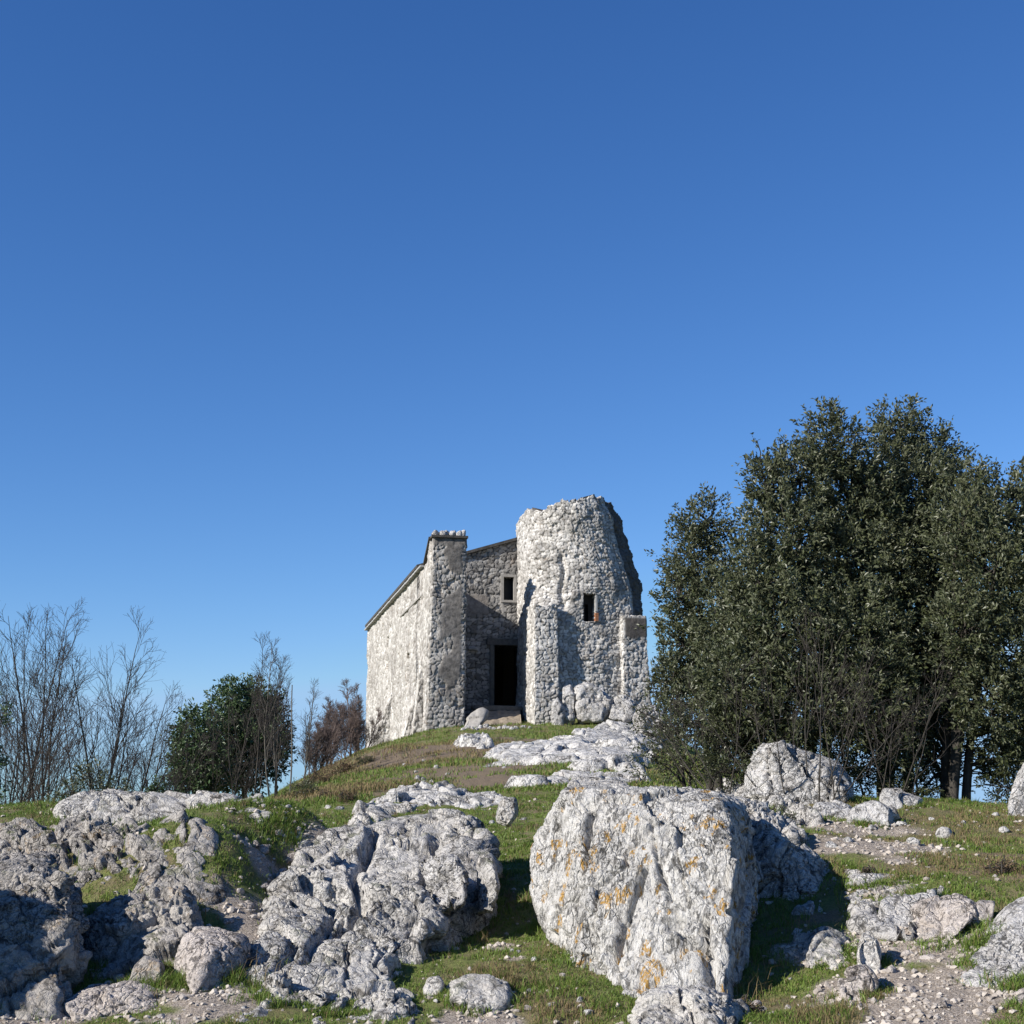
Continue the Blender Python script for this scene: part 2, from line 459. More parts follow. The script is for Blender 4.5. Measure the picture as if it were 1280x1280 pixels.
CP_W = [(9,29,.6),(5.5,24,1.6),(14,24,.3),(20,20,0),(8.5,44,1.6),(14,52,-1.5),(22,50,-5),(6,56,3.2),(10,60,1),
    (-8,38,-.9),(-11,30,-1.2),(-7,27,.3),(-10,23,.3),(-14,22,.6),(-11,55,.5),(-14,70,-1),(-25,42,-6),(-20,25,-1.5),(-14,15,1.4),(-10,10,1.0),(-7.5,9,0.75),(-6,6,0.4),(-7.2,13,1.3),
    (0,78,3.2),(-4,90,1.0),(10,85,-2),(0,0,0),(-4,3,0.05),(4,3,0.1),(0,6,0.02),(8,8,.7),(14,12,1.2),(9,14,1.3),(0,-12,-1.2),(-12,-8,-.5),(12,-8,-.5),
    (30,0,-1),(-30,0,-1),(0,110,-6),(40,40,-8),(-40,60,-14),(35,80,-14)]
_cp = [at(*c) for c in CP_PX] + [np.array(c, dtype=float) for c in CP_W]
_cp = np.array(_cp)
def _phi(r2): return np.sqrt(r2 + 0.7 ** 2)
_A = _phi(((_cp[:, None, :2] - _cp[None, :, :2]) ** 2).sum(-1))
_n = len(_cp)
_K = np.zeros((_n + 1, _n + 1)); _K[:_n, :_n] = _A - 0.02 * np.eye(_n); _K[:_n, _n] = 1; _K[_n, :_n] = 1
_W = np.linalg.solve(_K, np.concatenate([_cp[:, 2], [0]]))

def terrain(x, y, detail=True):
    x = np.asarray(x, dtype=np.float64); y = np.asarray(y, dtype=np.float64)
    sh = x.shape; x = x.ravel(); y = y.ravel()
    z = np.full(x.shape, _W[_n])
    for i in range(_n):
        z += _W[i] * _phi((x - _cp[i, 0]) ** 2 + (y - _cp[i, 1]) ** 2)
    rr = np.hypot(x, (y - 30) * 0.85)
    w = sstep(55, 130, rr)
    far = -22 - 20 * sstep(100, 900, rr) + 9 * fbm(xy3(x / 260, y / 260), 3)
    z = z * (1 - w) + far * w
    if detail:
        near = 1 - sstep(60, 120, rr)
        z = z + near * (0.055 * fbm(xy3(x / 1.3, y / 1.3, 3), 3) + 0.022 * fbm(xy3(x / 0.28, y / 0.28, 5), 3))
    return z.reshape(sh)

def ground_hit(px, py, detail=False):
    d = ray(px, py)
    t = np.concatenate([np.arange(6, 30, 0.05), np.arange(30, 90, 0.2)])
    P = d[None] * t[:, None]; P[:, 2] += EYE
    below = P[:, 2] < terrain(P[:, 0], P[:, 1], detail)
    i = int(np.argmax(below)) if below.any() else len(t) - 1
    return P[i]

# ------------------------------------------------------------------ ground cover masks (world blobs from spots on the ground)
def blobs(lst):
    out = []
    for px, py, r in lst:
        p = ground_hit(px, py); out.append((p[0], p[1], r))
    return out
B_GRAVEL = blobs([(1150,1230,.55),(1120,1180,.45),(1170,1270,.5),(1090,1060,.6),(1075,1035,.5),(1180,1190,.45),(1230,1250,.3),(1060,1240,.35),
                  (330,1150,.4),(300,1185,.4),(355,1115,.35),(260,1262,.4),(200,1275,.3),(395,1075,.3),(60,1270,.4),(600,1278,.3),(720,1295,.2),
                  (1040,1190,.3),(620,1180,.12),(640,1200,.12)])
B_PATH = blobs([(560,935,2.0),(570,950,2.2),(580,965,1.8),(570,980,1.4),(600,910,1.2),(520,940,1.5),(640,925,1.4),(640,908,1.0),(555,1000,.8)])
B_DRY = blobs([(430,960,3),(410,970,2.5),(470,945,4),(1040,1010,.5),(1200,1040,.8),(1100,1050,.5),(960,1260,.3),(620,1220,.35),(1240,1080,.6),(460,990,.8),(400,990,1.2),(700,1270,.3),(1250,1030,1.2),(1180,1080,.5),(1080,1275,.4)])
def bmask(B, x, y, soft=0.5, wob=0.35):
    m = np.zeros(x.shape)
    wv = fbm(xy3(x / 0.7, y / 0.7, 8), 3) * wob
    for bx, by, r in B:
        d = np.hypot(x - bx, y - by) / r
        m = np.maximum(m, 1 - sstep(1 - soft, 1 + soft, d + wv))
    return m

# ------------------------------------------------------------------ ground sheet
def make_ground():
    fine = np.deg2rad(np.arange(-33, 33.01, 0.1))
    coarse = np.deg2rad(np.arange(35, 326, 3.0))
    ang = np.concatenate([fine, coarse])
    r = [0.6]
    while r[-1] < 8: r.append(r[-1] * 1.09)
    while r[-1] < 60: r.append(r[-1] * 1.0062)
    while r[-1] < 200: r.append(r[-1] * 1.03)
    while r[-1] < 6000: r.append(r[-1] * 1.15)
    r = np.array(r)
    X = r[:, None] * np.sin(ang)[None]; Y = r[:, None] * np.cos(ang)[None]
    Z = terrain(X, Y)
    nr, na = X.shape
    V = np.stack([X, Y, Z], -1).reshape(-1, 3)
    i = np.arange(nr - 1)[:, None] * na; j = np.arange(na)[None]; j2 = (j + 1) % na
    F = np.stack([i + j, i + na + j, i + na + j2, i + j2], -1).reshape(-1, 4)
    V = np.vstack([V, [[0, 0, float(terrain(np.array([0.]), np.array([0.]))[0])]]])
    c = len(V) - 1
    F3 = np.stack([np.full(na, c), np.arange(na), (np.arange(na) + 1) % na], -1)
    x, y = V[:, 0], V[:, 1]
    gr = bmask(B_GRAVEL, x, y, .7, .7); pa = bmask(B_PATH, x, y, 0.6); dr = bmask(B_DRY, x, y, 0.7)
    m, nt, b = newmat('ground_soil'); N = NT(nt)
    p = N.pos()
    n1 = N.noise(p, 1.6, 6, 0.7, 0.4); n2 = N.noise(p, 16, 5, 0.75); n3 = N.noise(p, 60, 4, 0.7)
    grass = N.mix(N.ramp(n2, [(0.3, 0.0), (0.7, 1.0)]), (0.07, 0.095, 0.022), (0.20, 0.215, 0.07))
    soil = N.mix(N.ramp(n3, [(0.3, 0.0), (0.7, 1.0)]), (0.10, 0.075, 0.05), (0.26, 0.20, 0.145))
    dry = N.mix(N.ramp(n3, [(0.3, 0.0), (0.7, 1.0)]), (0.11, 0.085, 0.05), (0.25, 0.20, 0.12))
    grav = N.mix(N.ramp(n3, [(0.35, 0.0), (0.6, 1.0)]), (0.16, 0.125, 0.095), (0.44, 0.385, 0.33))
    c = N.mix(N.ramp(n1, [(0.46, 0.0), (0.62, 1.0)]), grass, dry)
    c = N.mix(N.ramp(n1, [(0.60, 0.0), (0.70, 1.0)]), c, soil)
    def lay(c, col, a, k=1.0):
        f = N.math('ADD', N.attr(a), N.math('MULTIPLY', N.math('SUBTRACT', n2, 0.5), 0.8))
        return N.mix(N.math('MULTIPLY', N.ramp(f, [(0.25, 0.0), (0.6, 1.0)]), k), c, col)
    c = lay(c, dry, 'dry', 0.6); c = lay(c, soil, 'path', 0.95); c = lay(c, grav, 'gravel')
    N.link(c, b.inputs['Base Color'])
    N.link(N.bump(N.math('ADD', n2, N.math('MULTIPLY', n3, 0.5)), 0.9, 0.05), b.inputs['Normal'])
    o = obj('ground', V, [F, F3], m, origin=np.zeros(3), attrs={'gravel': gr, 'path': pa, 'dry': dr})
    tag(o, 'grassy hillside with bare earth path and gravel rising to the ruin', 'ground', kind='structure')
make_ground()

# ------------------------------------------------------------------ the ruined church
P0 = at(537, 915, 50.0); P0 = np.array([P0[0], P0[1]])
WV = np.array([-0.20, 0.98]); WV /= np.linalg.norm(WV)      # into the building
UV = np.array([WV[1], -WV[0]])                              # to the right along the front
def CW(s, v, z):
    s = np.asarray(s, dtype=float); v = np.asarray(v, dtype=float); z = np.asarray(z, dtype=float)
    s, v, z = np.broadcast_arrays(s, v, z)
    return np.stack([P0[0] + UV[0] * s + WV[0] * v, P0[1] + UV[1] * s + WV[1] * v, z], -1)
def px_front(px, py, v):          # pixel on the plane parallel to the front at depth v -> (s, z)
    d = ray(px, py)
    t = (v + P0 @ WV) / (d[:2] @ WV)
    return (t * d[:2] - P0) @ UV, t * d[2] + EYE
def px_side(px, py, s=0.0):       # pixel on the side wall's plane -> (v, z)
    d = ray(px, py)
    t = (s + P0 @ UV) / (d[:2] @ UV)
    return (t * d[:2] - P0) @ WV, t * d[2] + EYE

def stones(a, b, sx, sy, seed, row=0.6):
    wv = fbm(xy3(a * 1.1, b * 1.1, seed), 2) * 0.25
    zoom = 1 + 0.6 * fbm(xy3(a * 0.5, b * 0.5, seed + 31), 2)
    A = a / sx * 1.0 + wv + zoom; Bv = b / sy + 0.8 * zoom + fbm(xy3(a * 1.4, b * 1.4, seed + 5), 2) * 0.3
    F1, F2, id1, id2 = vor2(A + 0.5 * (np.floor(Bv) % 2) * 0, Bv, seed, 0.8)
    e = F2 - F1
    joint = sstep(0.03, 0.13, e)
    dome = sstep(0.0, 0.4, e)
    return joint, dome, id1, id2

def plan_points(P, step):
    P = np.asarray(P, dtype=float)
    L = np.concatenate([[0], np.cumsum(np.linalg.norm(np.diff(P, axis=0), axis=1))])
    n = max(2, int(L[-1] / step) + 1)
    t = np.linspace(0, L[-1], n)
    return np.stack([np.interp(t, L, P[:, 0]), np.interp(t, L, P[:, 1])], -1), t

def round_plan(P, r=0.12, k=4):
    P = np.asarray(P, dtype=float); out = [P[0]]
    for i in range(1, len(P) - 1):
        a, b, c = P[i - 1], P[i], P[i + 1]
        d1 = (a - b) / np.linalg.norm(a - b); d2 = (c - b) / np.linalg.norm(c - b)
        rr = min(r, np.linalg.norm(a - b) * .45, np.linalg.norm(c - b) * .45)
        for q in np.linspace(0, 1, k):
            out.append((1 - q) ** 2 * (b + d1 * rr) + 2 * q * (1 - q) * b + q * q * (b + d2 * rr))
    out.append(P[-1]); return np.array(out)

def masonry_surface(name, plan_fn, z0, ztop, mat, parent, step=0.04, vstep=0.04, sx=0.26, sy=0.19, depth=0.05, seed=1,
                    holes=(), thick=0.0, cap=False, plaster_shade=None, plain=None, rag=0.06, miss=0.05, extra=None, core_shade=None):
    """plan_fn(k) -> plan polyline (s, v) at height fraction k (left to right, outside on the viewer's side);
    ztop(t, s) -> top height along the plan; holes: (t-test) function of (s, z, t)"""
    base = np.asarray(plan_fn(0.0), dtype=float)
    nb, T = plan_points(base, step); n = len(T)
    L0 = T[-1]
    zt_guess = ztop(T / L0, nb[:, 0])
    m = max(2, int((zt_guess.max() - z0) / vstep))
    K = np.linspace(0, 1, m)
    S = np.zeros((m, n)); Vv = np.zeros((m, n)); Z = np.zeros((m, n))
    zmax = zt_guess.max()
    # ragged top
    for i, k in enumerate(K):
        pl = np.asarray(plan_fn(k), dtype=float)
        L = np.concatenate([[0], np.cumsum(np.linalg.norm(np.diff(pl, axis=0), axis=1))])
        t = T / L0 * L[-1]
        S[i] = np.interp(t, L, pl[:, 0]); Vv[i] = np.interp(t, L, pl[:, 1])
    rg = rag * (np.round(2 * fbm(xy3(T * 3.2, T * 0, seed), 2)) * .5 + fbm(xy3(T * 6, T * 0, seed + 3), 2) * .6)
    zt = ztop(T / L0, S[-1]) + rg
    Z = z0 + K[:, None] * (zt[None] - z0)
    # re-evaluate plan at true height so that columns with a lower top keep the plan of their own height
    Kz = (Z - z0) / (zmax - z0)
    Ki = np.clip((Kz * (m - 1)).astype(int), 0, m - 1)
    cols = np.arange(n)[None].repeat(m, 0)
    S2 = S[Ki, cols]; V2 = Vv[Ki, cols]
    S, Vv = S2, V2
    dS = np.gradient(S, axis=1); dV = np.gradient(Vv, axis=1)
    ln = np.hypot(dS, dV) + 1e-9
    nS, nV = dV / ln, -dS / ln                          # outward: away from the viewer's left when walking to the right
    ker = np.array([1, 2, 3, 2, 1.]) / 9
    A = np.broadcast_to(T[None], S.shape); B = Z
    jt, dm, id1, id2 = stones(A, B, sx, sy, seed)
    A2 = A / sx; B2 = B / sy
    tl = fbm(np.stack([A2 * .9, B2 * .9, A * 0 + seed * 3.1], -1), 2)
    d = depth * (jt * (0.25 + 0.75 * id1) + 0.12 * dm + 0.40 * tl * jt - 0.5) + 0.012 * fbm(np.stack([A * 9, B * 9, A * 0 + seed], -1), 2)
    d -= (id2 < miss) * jt * depth * 1.2
    pm = np.zeros(S.shape)
    if plaster_shade is not None:
        pm = np.clip(plaster_shade(A, B, S), 0, 1)
        d = d * (1 - 0.85 * pm) + pm * depth * 0.45
    d += 0.05 * fbm(np.stack([A * 0.7, B * 0.7, A * 0 + seed + 9], -1), 2)
    if extra is not None: d = d + extra(A, B, S)
    if core_shade is not None:
        cm = np.clip(core_shade(A, B, S, Z), 0, 1); pm = np.maximum(pm, cm)  # the break's painted shade shares the plaster channel
        d = d + cm * 0.16 * fbm(np.stack([A * 1.6, B * 1.6, A * 0 + 4], -1), 3)
    W = CW(S + nS * d, Vv + nV * d, Z)
    keep = np.ones((m - 1, n - 1), bool)
    Sc = 0.25 * (S[:-1, :-1] + S[1:, :-1] + S[:-1, 1:] + S[1:, 1:]); Zc = 0.25 * (Z[:-1, :-1] + Z[1:, :-1] + Z[:-1, 1:] + Z[1:, 1:])
    Tc = 0.5 * (A[:-1, :-1] + A[:-1, 1:]); Vc = 0.25 * (Vv[:-1, :-1] + Vv[1:, :-1] + Vv[:-1, 1:] + Vv[1:, 1:])
    for h in holes: keep &= ~h(Sc, Zc, Vc)
    idx = np.arange(m * n).reshape(m, n)
    F = np.stack([idx[:-1, :-1], idx[:-1, 1:], idx[1:, 1:], idx[1:, :-1]], -1)
    Vt = W.reshape(-1, 3)
    faces = [F[keep]]
    at_j, at_r, at_p = jt.ravel(), id1.ravel(), pm.ravel()
    if thick > 0:
        Wb = CW(S - nS * thick, Vv - nV * thick, Z + (-0.1 * np.abs(np.sin(A * 5)) * (K[:, None] > .999)))
        off = m * n
        Vt = np.vstack([Vt, Wb.reshape(-1, 3)])
        Fb = F[keep][:, ::-1] + off
        faces.append(Fb)
        # bridge all borders
        kp = np.zeros((m + 1, n + 1), bool); kp[1:-1, 1:-1] = keep
        br = []
        yy, xx = np.nonzero(keep)
        for (dy, dx, a, b) in ((-1, 0, (0, 0), (0, 1)), (1, 0, (1, 1), (1, 0)), (0, -1, (1, 0), (0, 0)), (0, 1, (0, 1), (1, 1))):
            sel = ~kp[yy + 1 + dy, xx + 1 + dx]
            y_, x_ = yy[sel], xx[sel]
            i1 = idx[y_ + a[0], x_ + a[1]]; i2 = idx[y_ + b[0], x_ + b[1]]
            br.append(np.stack([i2, i1, i1 + off, i2 + off], -1))
        faces.append(np.concatenate(br))
        at_j = np.concatenate([at_j, at_j * 0.6]); at_r = np.concatenate([at_r, at_r]); at_p = np.concatenate([at_p, at_p * 0])
    if cap:
        c = Vt[idx[-1]].mean(0)[None]
        ci = len(Vt); Vt = np.vstack([Vt, c])
        top = idx[-1]
        faces.append(np.stack([top[:-1], top[1:], np.full(n - 1, ci)], -1))
        faces.append(np.array([[top[-1], top[0], ci]]))
        # close the back
        at_j = np.append(at_j, 1); at_r = np.append(at_r, .5); at_p = np.append(at_p, 0)
        bk = np.stack([idx[:-1, -1], idx[:-1, 0], idx[1:, 0], idx[1:, -1]], -1)
        faces.append(bk)
    o = obj(name, Vt, faces, mat, parent, True, {'joint': at_j, 'rnd': at_r, 'plaster_shade': at_p})
    return o

def build_church():
    g0 = float(terrain(np.array([P0[0]]), np.array([P0[1]]))[0])
    base = CW(3.5, 6, g0)
    ch = empty('ruined_church', base)
    tag(ch, 'ruined medieval stone church with round broken tower on top of the rocky hill', 'church')
    zg = g0 - 1.0
    # ---- pier in front (left of the entrance)
    s1, zt = px_front(583, 673, 0.0); s0, _ = px_front(541, 673, 0.0)
    s0b, _ = px_front(532, 912, 0.0)
    zt_f = zt
    def pier_plan(k):
        sl = s0b + (s0 - s0b) * min(1, k * 1.2)
        return round_plan([(sl, 0.5), (sl, 0.0), (s1, 0.0), (s1, 0.5)], 0.06)
    def pier_top(t, s):
        return np.full(t.shape, zt_f)
    def pier_plaster(A, B, S):
        f = fbm(xy3(A * 0.9, B * 0.6, 2), 4) + 0.5
        onf = sstep(0.70, 1.0, A) * (1 - sstep(1.6, 1.75, A))
        m = sstep(0.25, 0.5, f) * onf * sstep(g0 + 0.9, g0 + 1.5, B + .3 * fbm(xy3(A * 3, B * 3), 2))
        return np.maximum(m, sstep(zt_f - 0.28, zt_f - 0.2, B) * sstep(.5, .6, A))
    pr = masonry_surface('pier', pier_plan, zg, pier_top, M_pier, ch, 0.026, 0.03, 0.18, 0.14, 0.045, 11, cap=True, plaster_shade=pier_plaster, rag=0.02)
    mb = MB()
    ax = np.array([[UV[0], UV[1], 0], [WV[0], WV[1], 0], [0, 0, 1.0]])
    mb.box(CW((s0 + s1) / 2, 0.22, zt_f + 0.035), (s1 - s0) / 2 + 0.05, 0.32, 0.04, ax)
    mb.build('coping', M_roof, pr, False)
    rr = random.Random(3)
    for i in range(9):
        q = s0 + 0.04 + (s1 - s0 - 0.06) * (i + .5) / 9
        rock_chunk('loose_stone', CW(q, 0.12 + rr.random() * 0.3, zt_f + 0.15), (0.13 + rr.random() * .06, .14, 0.13 + rr.random() * 0.12), 40 + i, M_rock_pale, pr)
    # raking parapet from the pier down to the side wall
    ve, ze = px_side(533, 706)
    ve = max(ve, 1.6)
    # ---- side wall (left), long
    vf, zf = px_side(459.5, 790)
    zE = ze; LEN = vf
    def side_plan(k): return [(0.0, LEN), (0.0, 0.35)]
    def side_top(t, s):
        v = LEN - t * (LEN - 0.35)
        return zE + (zt_f - 0.06 - zE) * np.clip((ve - v) / (ve - 0.35), 0, 1)
    vA, zA = px_side(483.5, 797); vA2, zA2 = px_side(485.5, 836)
    vB, zB = px_side(508, 818); vB2, zB2 = px_side(512, 850)
    vC, zC = px_side(463, 840); vC2, zC2 = px_side(463, 858)
    def slit(va, zhi, zlo, w): return lambda S, Z, V: (np.abs(V - va) < w) & (Z < zhi) & (Z > zlo)
    def side_plaster(A, B, S):
        f = fbm(xy3(A * 0.22, B * 0.35, 21), 4)
        return sstep(0.2, 0.45, f) * 0.35 * sstep(g0 + 1.5, g0 + 3, B)
    sw = masonry_surface('side_wall', side_plan, zg, side_top, M_wall_side, ch, 0.05, 0.035, 0.22, 0.14, 0.035, 5,
        holes=[slit((vA + vA2) / 2, zA, zA2, 0.34), slit((vB + vB2) / 2, zB, zB2, 0.26), slit(vC, zC, zC2, 0.3)], thick=0.6, plaster_shade=side_plaster, rag=0.0)
    # brick patch below the second slit, ledge line
    mb = MB()
    v1, z1 = px_side(501, 768); v2, z2 = px_side(529, 746)
    mb.box(CW(-0.0, (v1 + v2) / 2, (z1 + z2) / 2), 0.045, abs(v1 - v2) / 2, 0.03, ax)
    mb.build('string_course', M_dressed, sw, False)
    # battered buttresses on the side wall
    for (pa, pt, wd, pr_) in ((489, 868, 1.6, 1.25), (519, 868, 1.0, 0.8), (529.5, 800, 0.5, 0.5)):
        va, za = px_side(pa, pt)
        def bp(k, va=va, wd=wd, pr_=pr_):
            e = max(0.03, pr_ * (1 - k))
            return round_plan([(0.02, va + wd), (-e, va + wd), (-e, va), (0.02, va)], 0.04)
        masonry_surface('buttress', bp, zg - 0.3, lambda t, s, za=za: np.full(t.shape, za), M_wall_side, ch, 0.045, 0.045, 0.22, 0.17, 0.05, int(pa) % 50, cap=True, rag=0.0)
    # ---- front wall with gable, door and window
    VF = 3.1
    sp, zp = px_front(645, 676, VF); se, ze2 = px_front(583, 693, VF)
    slope = (zp - ze2) / (sp - se)
    sR = 2 * sp
    zeave = zp - slope * sp
    def front_plan(k): return [(0.0, VF), (sR, VF)]
    def front_top(t, s): return zp - slope * np.abs(t * sR - sp)
    dl, dzt = px_front(617, 806, VF); dr_, dzb = px_front(651, 884, VF)
    dw = 1.15
    wl, wt = px_front(628.5, 721, VF); wr, wb = px_front(642.5, 751, VF)
    holes = [lambda S, Z, V: (S > dl) & (S < dl + dw) & (Z < dzt), lambda S, Z, V: (S > wl) & (S < wr) & (Z < wt) & (Z > wb)]
    def fr_band(A, B, S):  # level band of even tone with flattened relief
        zs = px_front(600, 756, VF)[1]
        return sstep(0.45, 0.3, np.abs(B - zs)) * sstep(0.2, .05, np.maximum(A - 2.5, 0)) * .9
    fw = masonry_surface('front_wall', front_plan, zg, front_top, M_wall_front, ch, 0.03, 0.03, 0.20, 0.145, 0.04, 8, holes=holes, thick=0.6, plaster_shade=fr_band, rag=0.0)
    # window frame + pane, door frame + leaf
    mb = MB(); t = 0.085
    for (a, b, c, d) in ((wl - t, wr + t, wt + t, wt - 0.01), (wl - t, wr + t, wb + 0.01, wb - t * .9), (wl - t, wl + 0.02, wt - 0.012, wb + 0.012), (wr - 0.02, wr + t, wt - 0.012, wb + 0.012)):
        mb.box(CW((a + b) / 2, VF + 0.03, (c + d) / 2), (b - a) / 2, 0.12, abs(c - d) / 2, ax)
    wfr = mb.build('window_frame', M_dressed, fw, False)
    mb = MB(); mb.box(CW((wl + wr) / 2, VF + 0.35, (wt + wb) / 2), (wr - wl) / 2 + .05, 0.01, (wt - wb) / 2 + .05, ax)
    mb.build('window_pane', M_window_dark, fw, False)
    mb = MB(); t = 0.16; dr2 = dl + dw
    mb.box(CW((dl + dr2) / 2, VF + 0.02, dzt + 0.11), dw / 2 + t + .1, 0.14, 0.12, ax)
    for q in (dl - t / 2 + .01, dr2 + t / 2 - .01):
        mb.box(CW(q, VF + 0.02, (dzt + zg) / 2 - .005), t / 2, 0.13, (dzt - zg) / 2 - 0.01, ax)
    mb.build('door_frame', M_frame_dark, fw, False)
    mb = MB(); mb.box(CW(dl + dw - 0.03, VF + 1.0, (dzt + zg) / 2 + .4), 0.03, 0.5, (dzt - zg) / 2 - .42, ax)
    mb.build('door_leaf', M_dark_wood, fw, False)
    # relief arch over the door: a low stone label, and the pale stone bracket in the shade
    mb = MB(); sb, zb = px_front(590, 812, VF)
    th = np.linspace(-0.6, 0.9, 7)
    mb.tube(CW(sb + 0.26 * np.sin(th), VF - 0.12, zb + 0.22 * np.cos(th) - .18), [.05, .07, .08, .085, .08, .07, .05], 6)
    mb.build('stone_bracket', M_eave, fw)
    # ---- other walls: right, back; floor inside keeps dark
    mb = MB()
    mb.box(CW(sR - 0.3, (VF + LEN) / 2 + .3, (zeave + zg) / 2), 0.3, (LEN - VF) / 2 - .32, (zeave - zg) / 2 - .02, ax)
    mb.build('rear_side_wall', M_dressed, ch, False)
    mb = MB()
    zb0 = zeave
    poly = [(0.62, zg), (sR - 0.62, zg), (sR - .62, zb0), (sp, zp - .05), (0.62, zb0)]
    V = [CW(s, LEN - 0.6, z) for s, z in poly] + [CW(s, LEN, z) for s, z in poly]
    mb.add(V, [[0, 4, 2, 1], [5, 6, 7, 9]]); mb.add(V, [[4, 3, 2], [9, 7, 8]])
    mb.build('back_wall', M_dressed, ch, False)
    # roof: two slabs
    mb = MB()
    for sgn in (-1, 1):
        e_s = sp + sgn * (sp + 0.12); z_e = zp - slope * (sp + 0.12)
        a0, a1 = VF - 0.14, LEN + 0.15
        ths = 0.11
        V = [CW(sp, a0, zp), CW(e_s, a0, z_e), CW(e_s, a1, z_e), CW(sp, a1, zp)]
        V = V + [v + np.array([0, 0, ths]) for v in V]
        mb.add(V, [[0, 1, 2, 3], [7, 6, 5, 4], [0, 4, 5, 1], [1, 5, 6, 2], [2, 6, 7, 3]] if sgn > 0 else [[3, 2, 1, 0], [4, 5, 6, 7], [1, 5, 4, 0], [2, 6, 5, 1], [3, 7, 6, 2]])
    mb.build('roof', M_roof, ch, False)
    mb = MB()
    # mortar eave line on the side wall
    n = 60
    vs = np.linspace(ve + .1, LEN + 0.1, n + 1)
    for i in range(n):
        mb.box(CW(-0.05, (vs[i] + vs[i + 1]) / 2, zE + 0.03 + rr.uniform(-.012, .012)), 0.11, (vs[1] - vs[0]) / 2 - 0.004, 0.032, ax)
    mb.build('eave', M_eave, ch, False)
    # inner ceiling keeps the nave dark even where the slopes meet
    # raking dark flashing at the pier's back
    mb = MB()
    a_, b_ = (0.3, zt_f - .02), (ve + .05, zE + .04)
    V = [CW(q, v, z + h) for h in (0, 0.09) for (v, z) in (a_, b_) for q in (-0.07, 0.62)]
    mb.add(V, [[0, 2, 3, 1], [4, 5, 7, 6], [0, 4, 6, 2], [1, 3, 7, 5], [2, 6, 7, 3], [0, 1, 5, 4]])
    mb.build('raking_coping', M_roof, ch, False)

    # ---- tower
    sL, _ = px_front(667, 800, 0.25)
    # right silhouette (px, py) measured on the plane v = 1.6
    sil = [(813, 900), (806, 860), (804, 800), (803, 765), (801, 738), (796, 715), (789, 700), (783, 680), (776, 652), (768, 630)]
    sz = np.array([px_front(px, py, 1.7) for px, py in sil])
    ztw = px_front(740, 626, 0.3)[1]
    def s_right(z): return float(np.interp(z, sz[:, 1], sz[:, 0]))
    edg = [(780, 900), (780, 800), (790, 765), (786, 735), (778, 702), (771, 680), (765, 655), (755, 630)]
    ez = np.array([px_front(px, py, 0.3) for px, py in edg])
    def tower_plan(k):
        z = zg + k * (ztw - zg)
        sr = s_right(z); se_ = min(float(np.interp(z, ez[:, 1], ez[:, 0])), sr - .12)
        kk = float(sstep(g0 + 3.6, g0 + 5.2, z))
        bul = 0.25 + 1.25 * kk
        pts = [(sL, 3.2), (sL, bul)]
        w = (se_ - sL) * (0.30 + 0.34 * kk)
        for th in np.linspace(0, math.pi / 2, 14)[1:]:
            pts.append((sL + w * (1 - math.cos(th)), bul - (bul + 0.12 * kk) * math.sin(th)))
        pts.append(((sL + w + se_) / 2, -0.06 * kk)); pts.append((se_ - .1, 0.05 + 0.12 * kk)); pts.append((se_ + .02, 0.12 + 0.3 * kk))
        pts += [((se_ + sr) / 2 + .06, 0.95), (sr, 1.8), (sr - .15, 3.2)]
        return pts
    tp = [(648, 652), (655, 634), (663, 630), (668, 634), (675, 640), (684, 633), (700, 630), (715, 628), (735, 625), (750, 624), (762, 627), (770, 634), (780, 640)]
    ts = np.array([px_front(a, b, 0.5) for a, b in tp])
    s_end_back = None
    def tower_top(t, s):
        z = np.interp(s, ts[:, 0], ts[:, 1])
        left = t < 0.22
        zz = np.where(left, ts[2, 1] - 0.28 * (1 - np.clip(t / 0.22, 0, 1)) ** 1.5, z)
        back = sstep(0.78, 1.0, t)
        return zz - 0.9 * back
    wl2, wt2 = px_front(727, 743, 0.2); wr2, wb2 = px_front(742, 778, 0.2)
    thole = [lambda S, Z, V: (S > wl2) & (S < wr2) & (Z < wt2) & (Z > wb2) & (V < 1.2)]
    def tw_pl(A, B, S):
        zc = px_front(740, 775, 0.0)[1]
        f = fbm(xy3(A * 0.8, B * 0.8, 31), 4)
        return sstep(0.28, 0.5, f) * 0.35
    def tw_core_shade(A, B, S, Z):  # dark rubble core, with the shade of its unlit side painted in
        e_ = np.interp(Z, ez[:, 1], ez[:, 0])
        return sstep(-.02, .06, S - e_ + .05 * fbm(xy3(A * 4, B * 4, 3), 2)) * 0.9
    gs, gz0 = px_front(704, 765, 0.0); _, gz1 = px_front(704, 690, 0.0)
    def tw_groove(A, B, S):
        c_ = gs + 0.05 * np.sin(B * 4)
        return -0.16 * np.exp(-((S - c_) / 0.09) ** 2) * sstep(gz0 - .1, gz0 + .3, B) * (1 - sstep(gz1 - .2, gz1 + .1, B)) * (A > 2.0) \
            + 0.05 * sstep(.35, .5, fbm(xy3(A * .8, B * .8, 66), 2))
    tw = masonry_surface('tower', tower_plan, zg, tower_top, M_tower, ch, 0.026, 0.026, 0.165, 0.12, 0.046, 14, holes=thole, thick=0.65, plaster_shade=tw_pl, rag=0.12, miss=0.07, core_shade=tw_core_shade, extra=tw_groove)
    # recessed slit inside the tower window: side slabs, lintel, brick jamb
    mb = MB()
    mid = (wl2 + wr2) / 2
    for (a, b, c, d) in ((wl2 - .05, wl2 + 0.13, wt2 + .05, wb2 - .05), (wr2 - 0.17, wr2 + .05, wt2 + .05, wb2 - .05), (wl2 + .13, wr2 - .17, wt2 + .05, wt2 - 0.34)):
        mb.box(CW((a + b) / 2, 0.42, (c + d) / 2), (b - a) / 2, 0.12, (c - d) / 2, ax)
    mb.build('window_surround', M_wall_front, tw, False)
    mb = MB()
